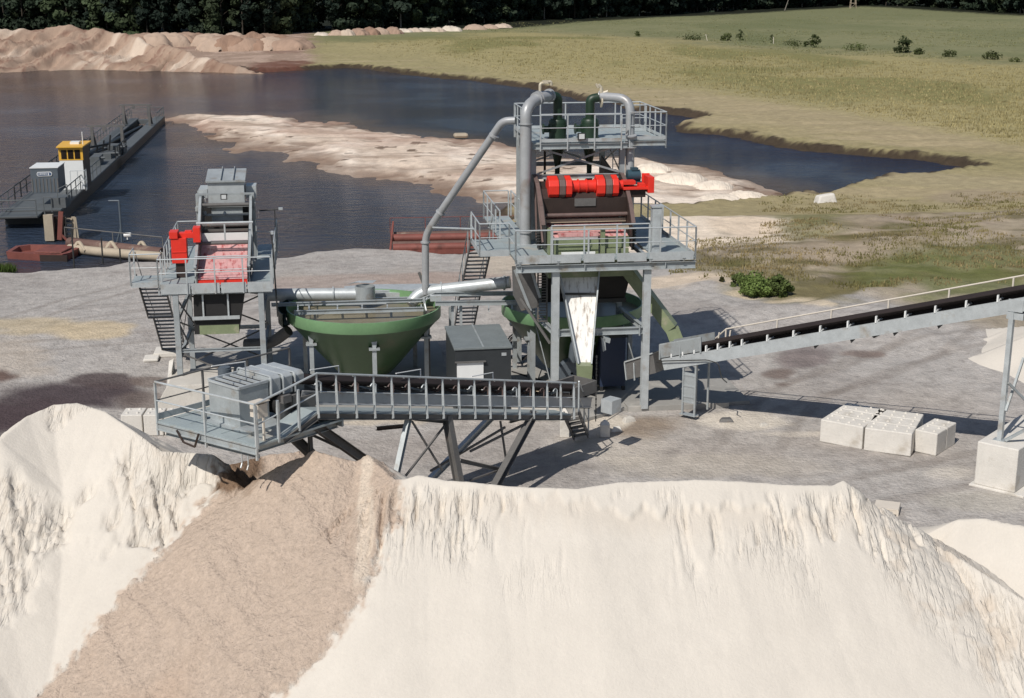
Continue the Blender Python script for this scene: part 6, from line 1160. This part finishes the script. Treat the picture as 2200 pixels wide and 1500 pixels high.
# small things lying about the plant
def loops(fr, n, r_, name, lab, cat):
    b_ = B()
    for k in range(n):
        c0 = (random.uniform(-.05,.05), k*.07, r_*(1+.06*k)); pts = [(c0[0]+r_*(1+.05*k)*math.cos(a*math.pi/8), c0[1], c0[2]+r_*(1+.05*k)*math.sin(a*math.pi/8)) for a in range(17)]; b_.path(pts, .03, 6)
    single(b_, name, 'black', lab, cat, fr, smooth=True)
g_ = gz(1118, 775, .13); loops(Frame(g_[0], g_[1], 20, .13), 4, .5, 'hose_coil', 'black hose coils hanging between the dark cabin and the tower column', 'hose')
b_ = B()
cx_ = [gz(u, v, .12) for u, v in ((1100,800),(1140,812),(1175,822),(1200,840),(1240,838))]
b_.path([V3(c_, 0, 0, .03) for c_ in cx_], .035, 6, .4); single(b_, 'ground_cable', 'black', 'black cable lying on the shaded slab beside the dark cabin', 'cable')
g_ = gz(1165, 882, 0); a_ = np.linspace(-1.2, 1.2, 30); Xm, Ym = np.meshgrid(a_, a_); Zm = .85*(1-np.hypot(Xm, Ym)*.95)+.05*fbm(Xm*4, Ym*4, 3, 201); okp = (Zm > -.08).reshape(-1)
c1, f1, _ = compact(np.stack([Xm, Ym, Zm], -1).reshape(-1, 3), grid_faces(30, 30, okp)); cc = np.zeros((len(c1), 4)); cc[:, :3] = C(206,186,160,.8); o = np_mesh('spilled_sand', c1, f1, M['sand'], cc); o.location = (g_[0], g_[1]+.7, 0); tag(o, 'small tan cone of spilled sand behind the lower end of the sand conveyor', 'sand pile')
for (u, v, w_, h_, lab, m_) in [(1560,905,.30,.12,'small dark stone on the pale sand wash right of the tower foot','galvd'),(1640,915,.2,.1,'small grey stone left of the concrete blocks','conc'),(1350,905,.28,.16,'broken tan concrete lump at the front edge of the tower slab','conc'),(1325,925,.2,.14,'small broken concrete lump right of the short white marker','concl')]:
    g_ = gz(u, v, 0); b_ = B(); b_.hexa([(-w_,-w_*.6,-.05),(w_,-w_*.5,-.05),(w_*.9,w_*.7,-.05),(-w_*.8,w_*.6,-.05),(-w_*.6,-w_*.3,h_),(w_*.7,-w_*.4,h_*.8),(w_*.5,w_*.4,h_*1.1),(-w_*.5,w_*.3,h_)]); single(b_, 'stone', m_, lab, 'stone', Frame(g_[0], g_[1], u % 60), bevel=.03)

for i, (u, v, h_, w_, lab) in enumerate([(1405,362,16,70,'pale dumped sand mound just right of the tall tower on the spit'),(1468,384,20,90,'broad pale sand mound in the middle of the spit end'),(1535,398,18,76,'pale sand mound with a small peak beside the blue water arm'),(1612,424,24,80,'pointed pale sand mound at the very end of the sand spit'),(1560,428,14,90,'low pale sand mound before the pointed one on the spit end')]):
    g_ = gz(u, v, -1.3); k = g_[1]/FPX; o = mound_mesh('sand_mound', 160+i*3, 1., 1., 'sand', C(240,226,208,.86)); o.location = (g_[0], g_[1]+w_*k*.3, float(height(np.array([g_[0]]), np.array([g_[1]+w_*k*.3]))[0])-.12); o.scale = (w_*k*.62, w_*k*.8, h_*k*1.1); tag(o, lab, 'sand mound')
gx = np.arange(17.2, 34, .16); gyy = np.arange(46, 68, .16); X, Y = np.meshgrid(gx, gyy)
CE = [gz(2110,706,.15), gz(2180,702,.7), gz(2280,690,1.6), gz(2450,680,2.4)]; Ze, Te = seg_surface(X, Y, CE, .42, .5); Ze = Ze+fbm(X*.8, Y*.8, 3, 210)*.04
okp = (Ze > height(X, Y)-.15).reshape(-1); c1, f1, _ = compact(np.stack([X, Y, Ze], -1).reshape(-1, 3), grid_faces(*X.shape, okp)); cc = np.zeros((len(c1), 4)); cc[:, :3] = crm; tag(np_mesh('sand_heap', c1, f1, M['sand'], cc), 'white sand heap at the right edge behind the conveyor trestle', 'sand heap')
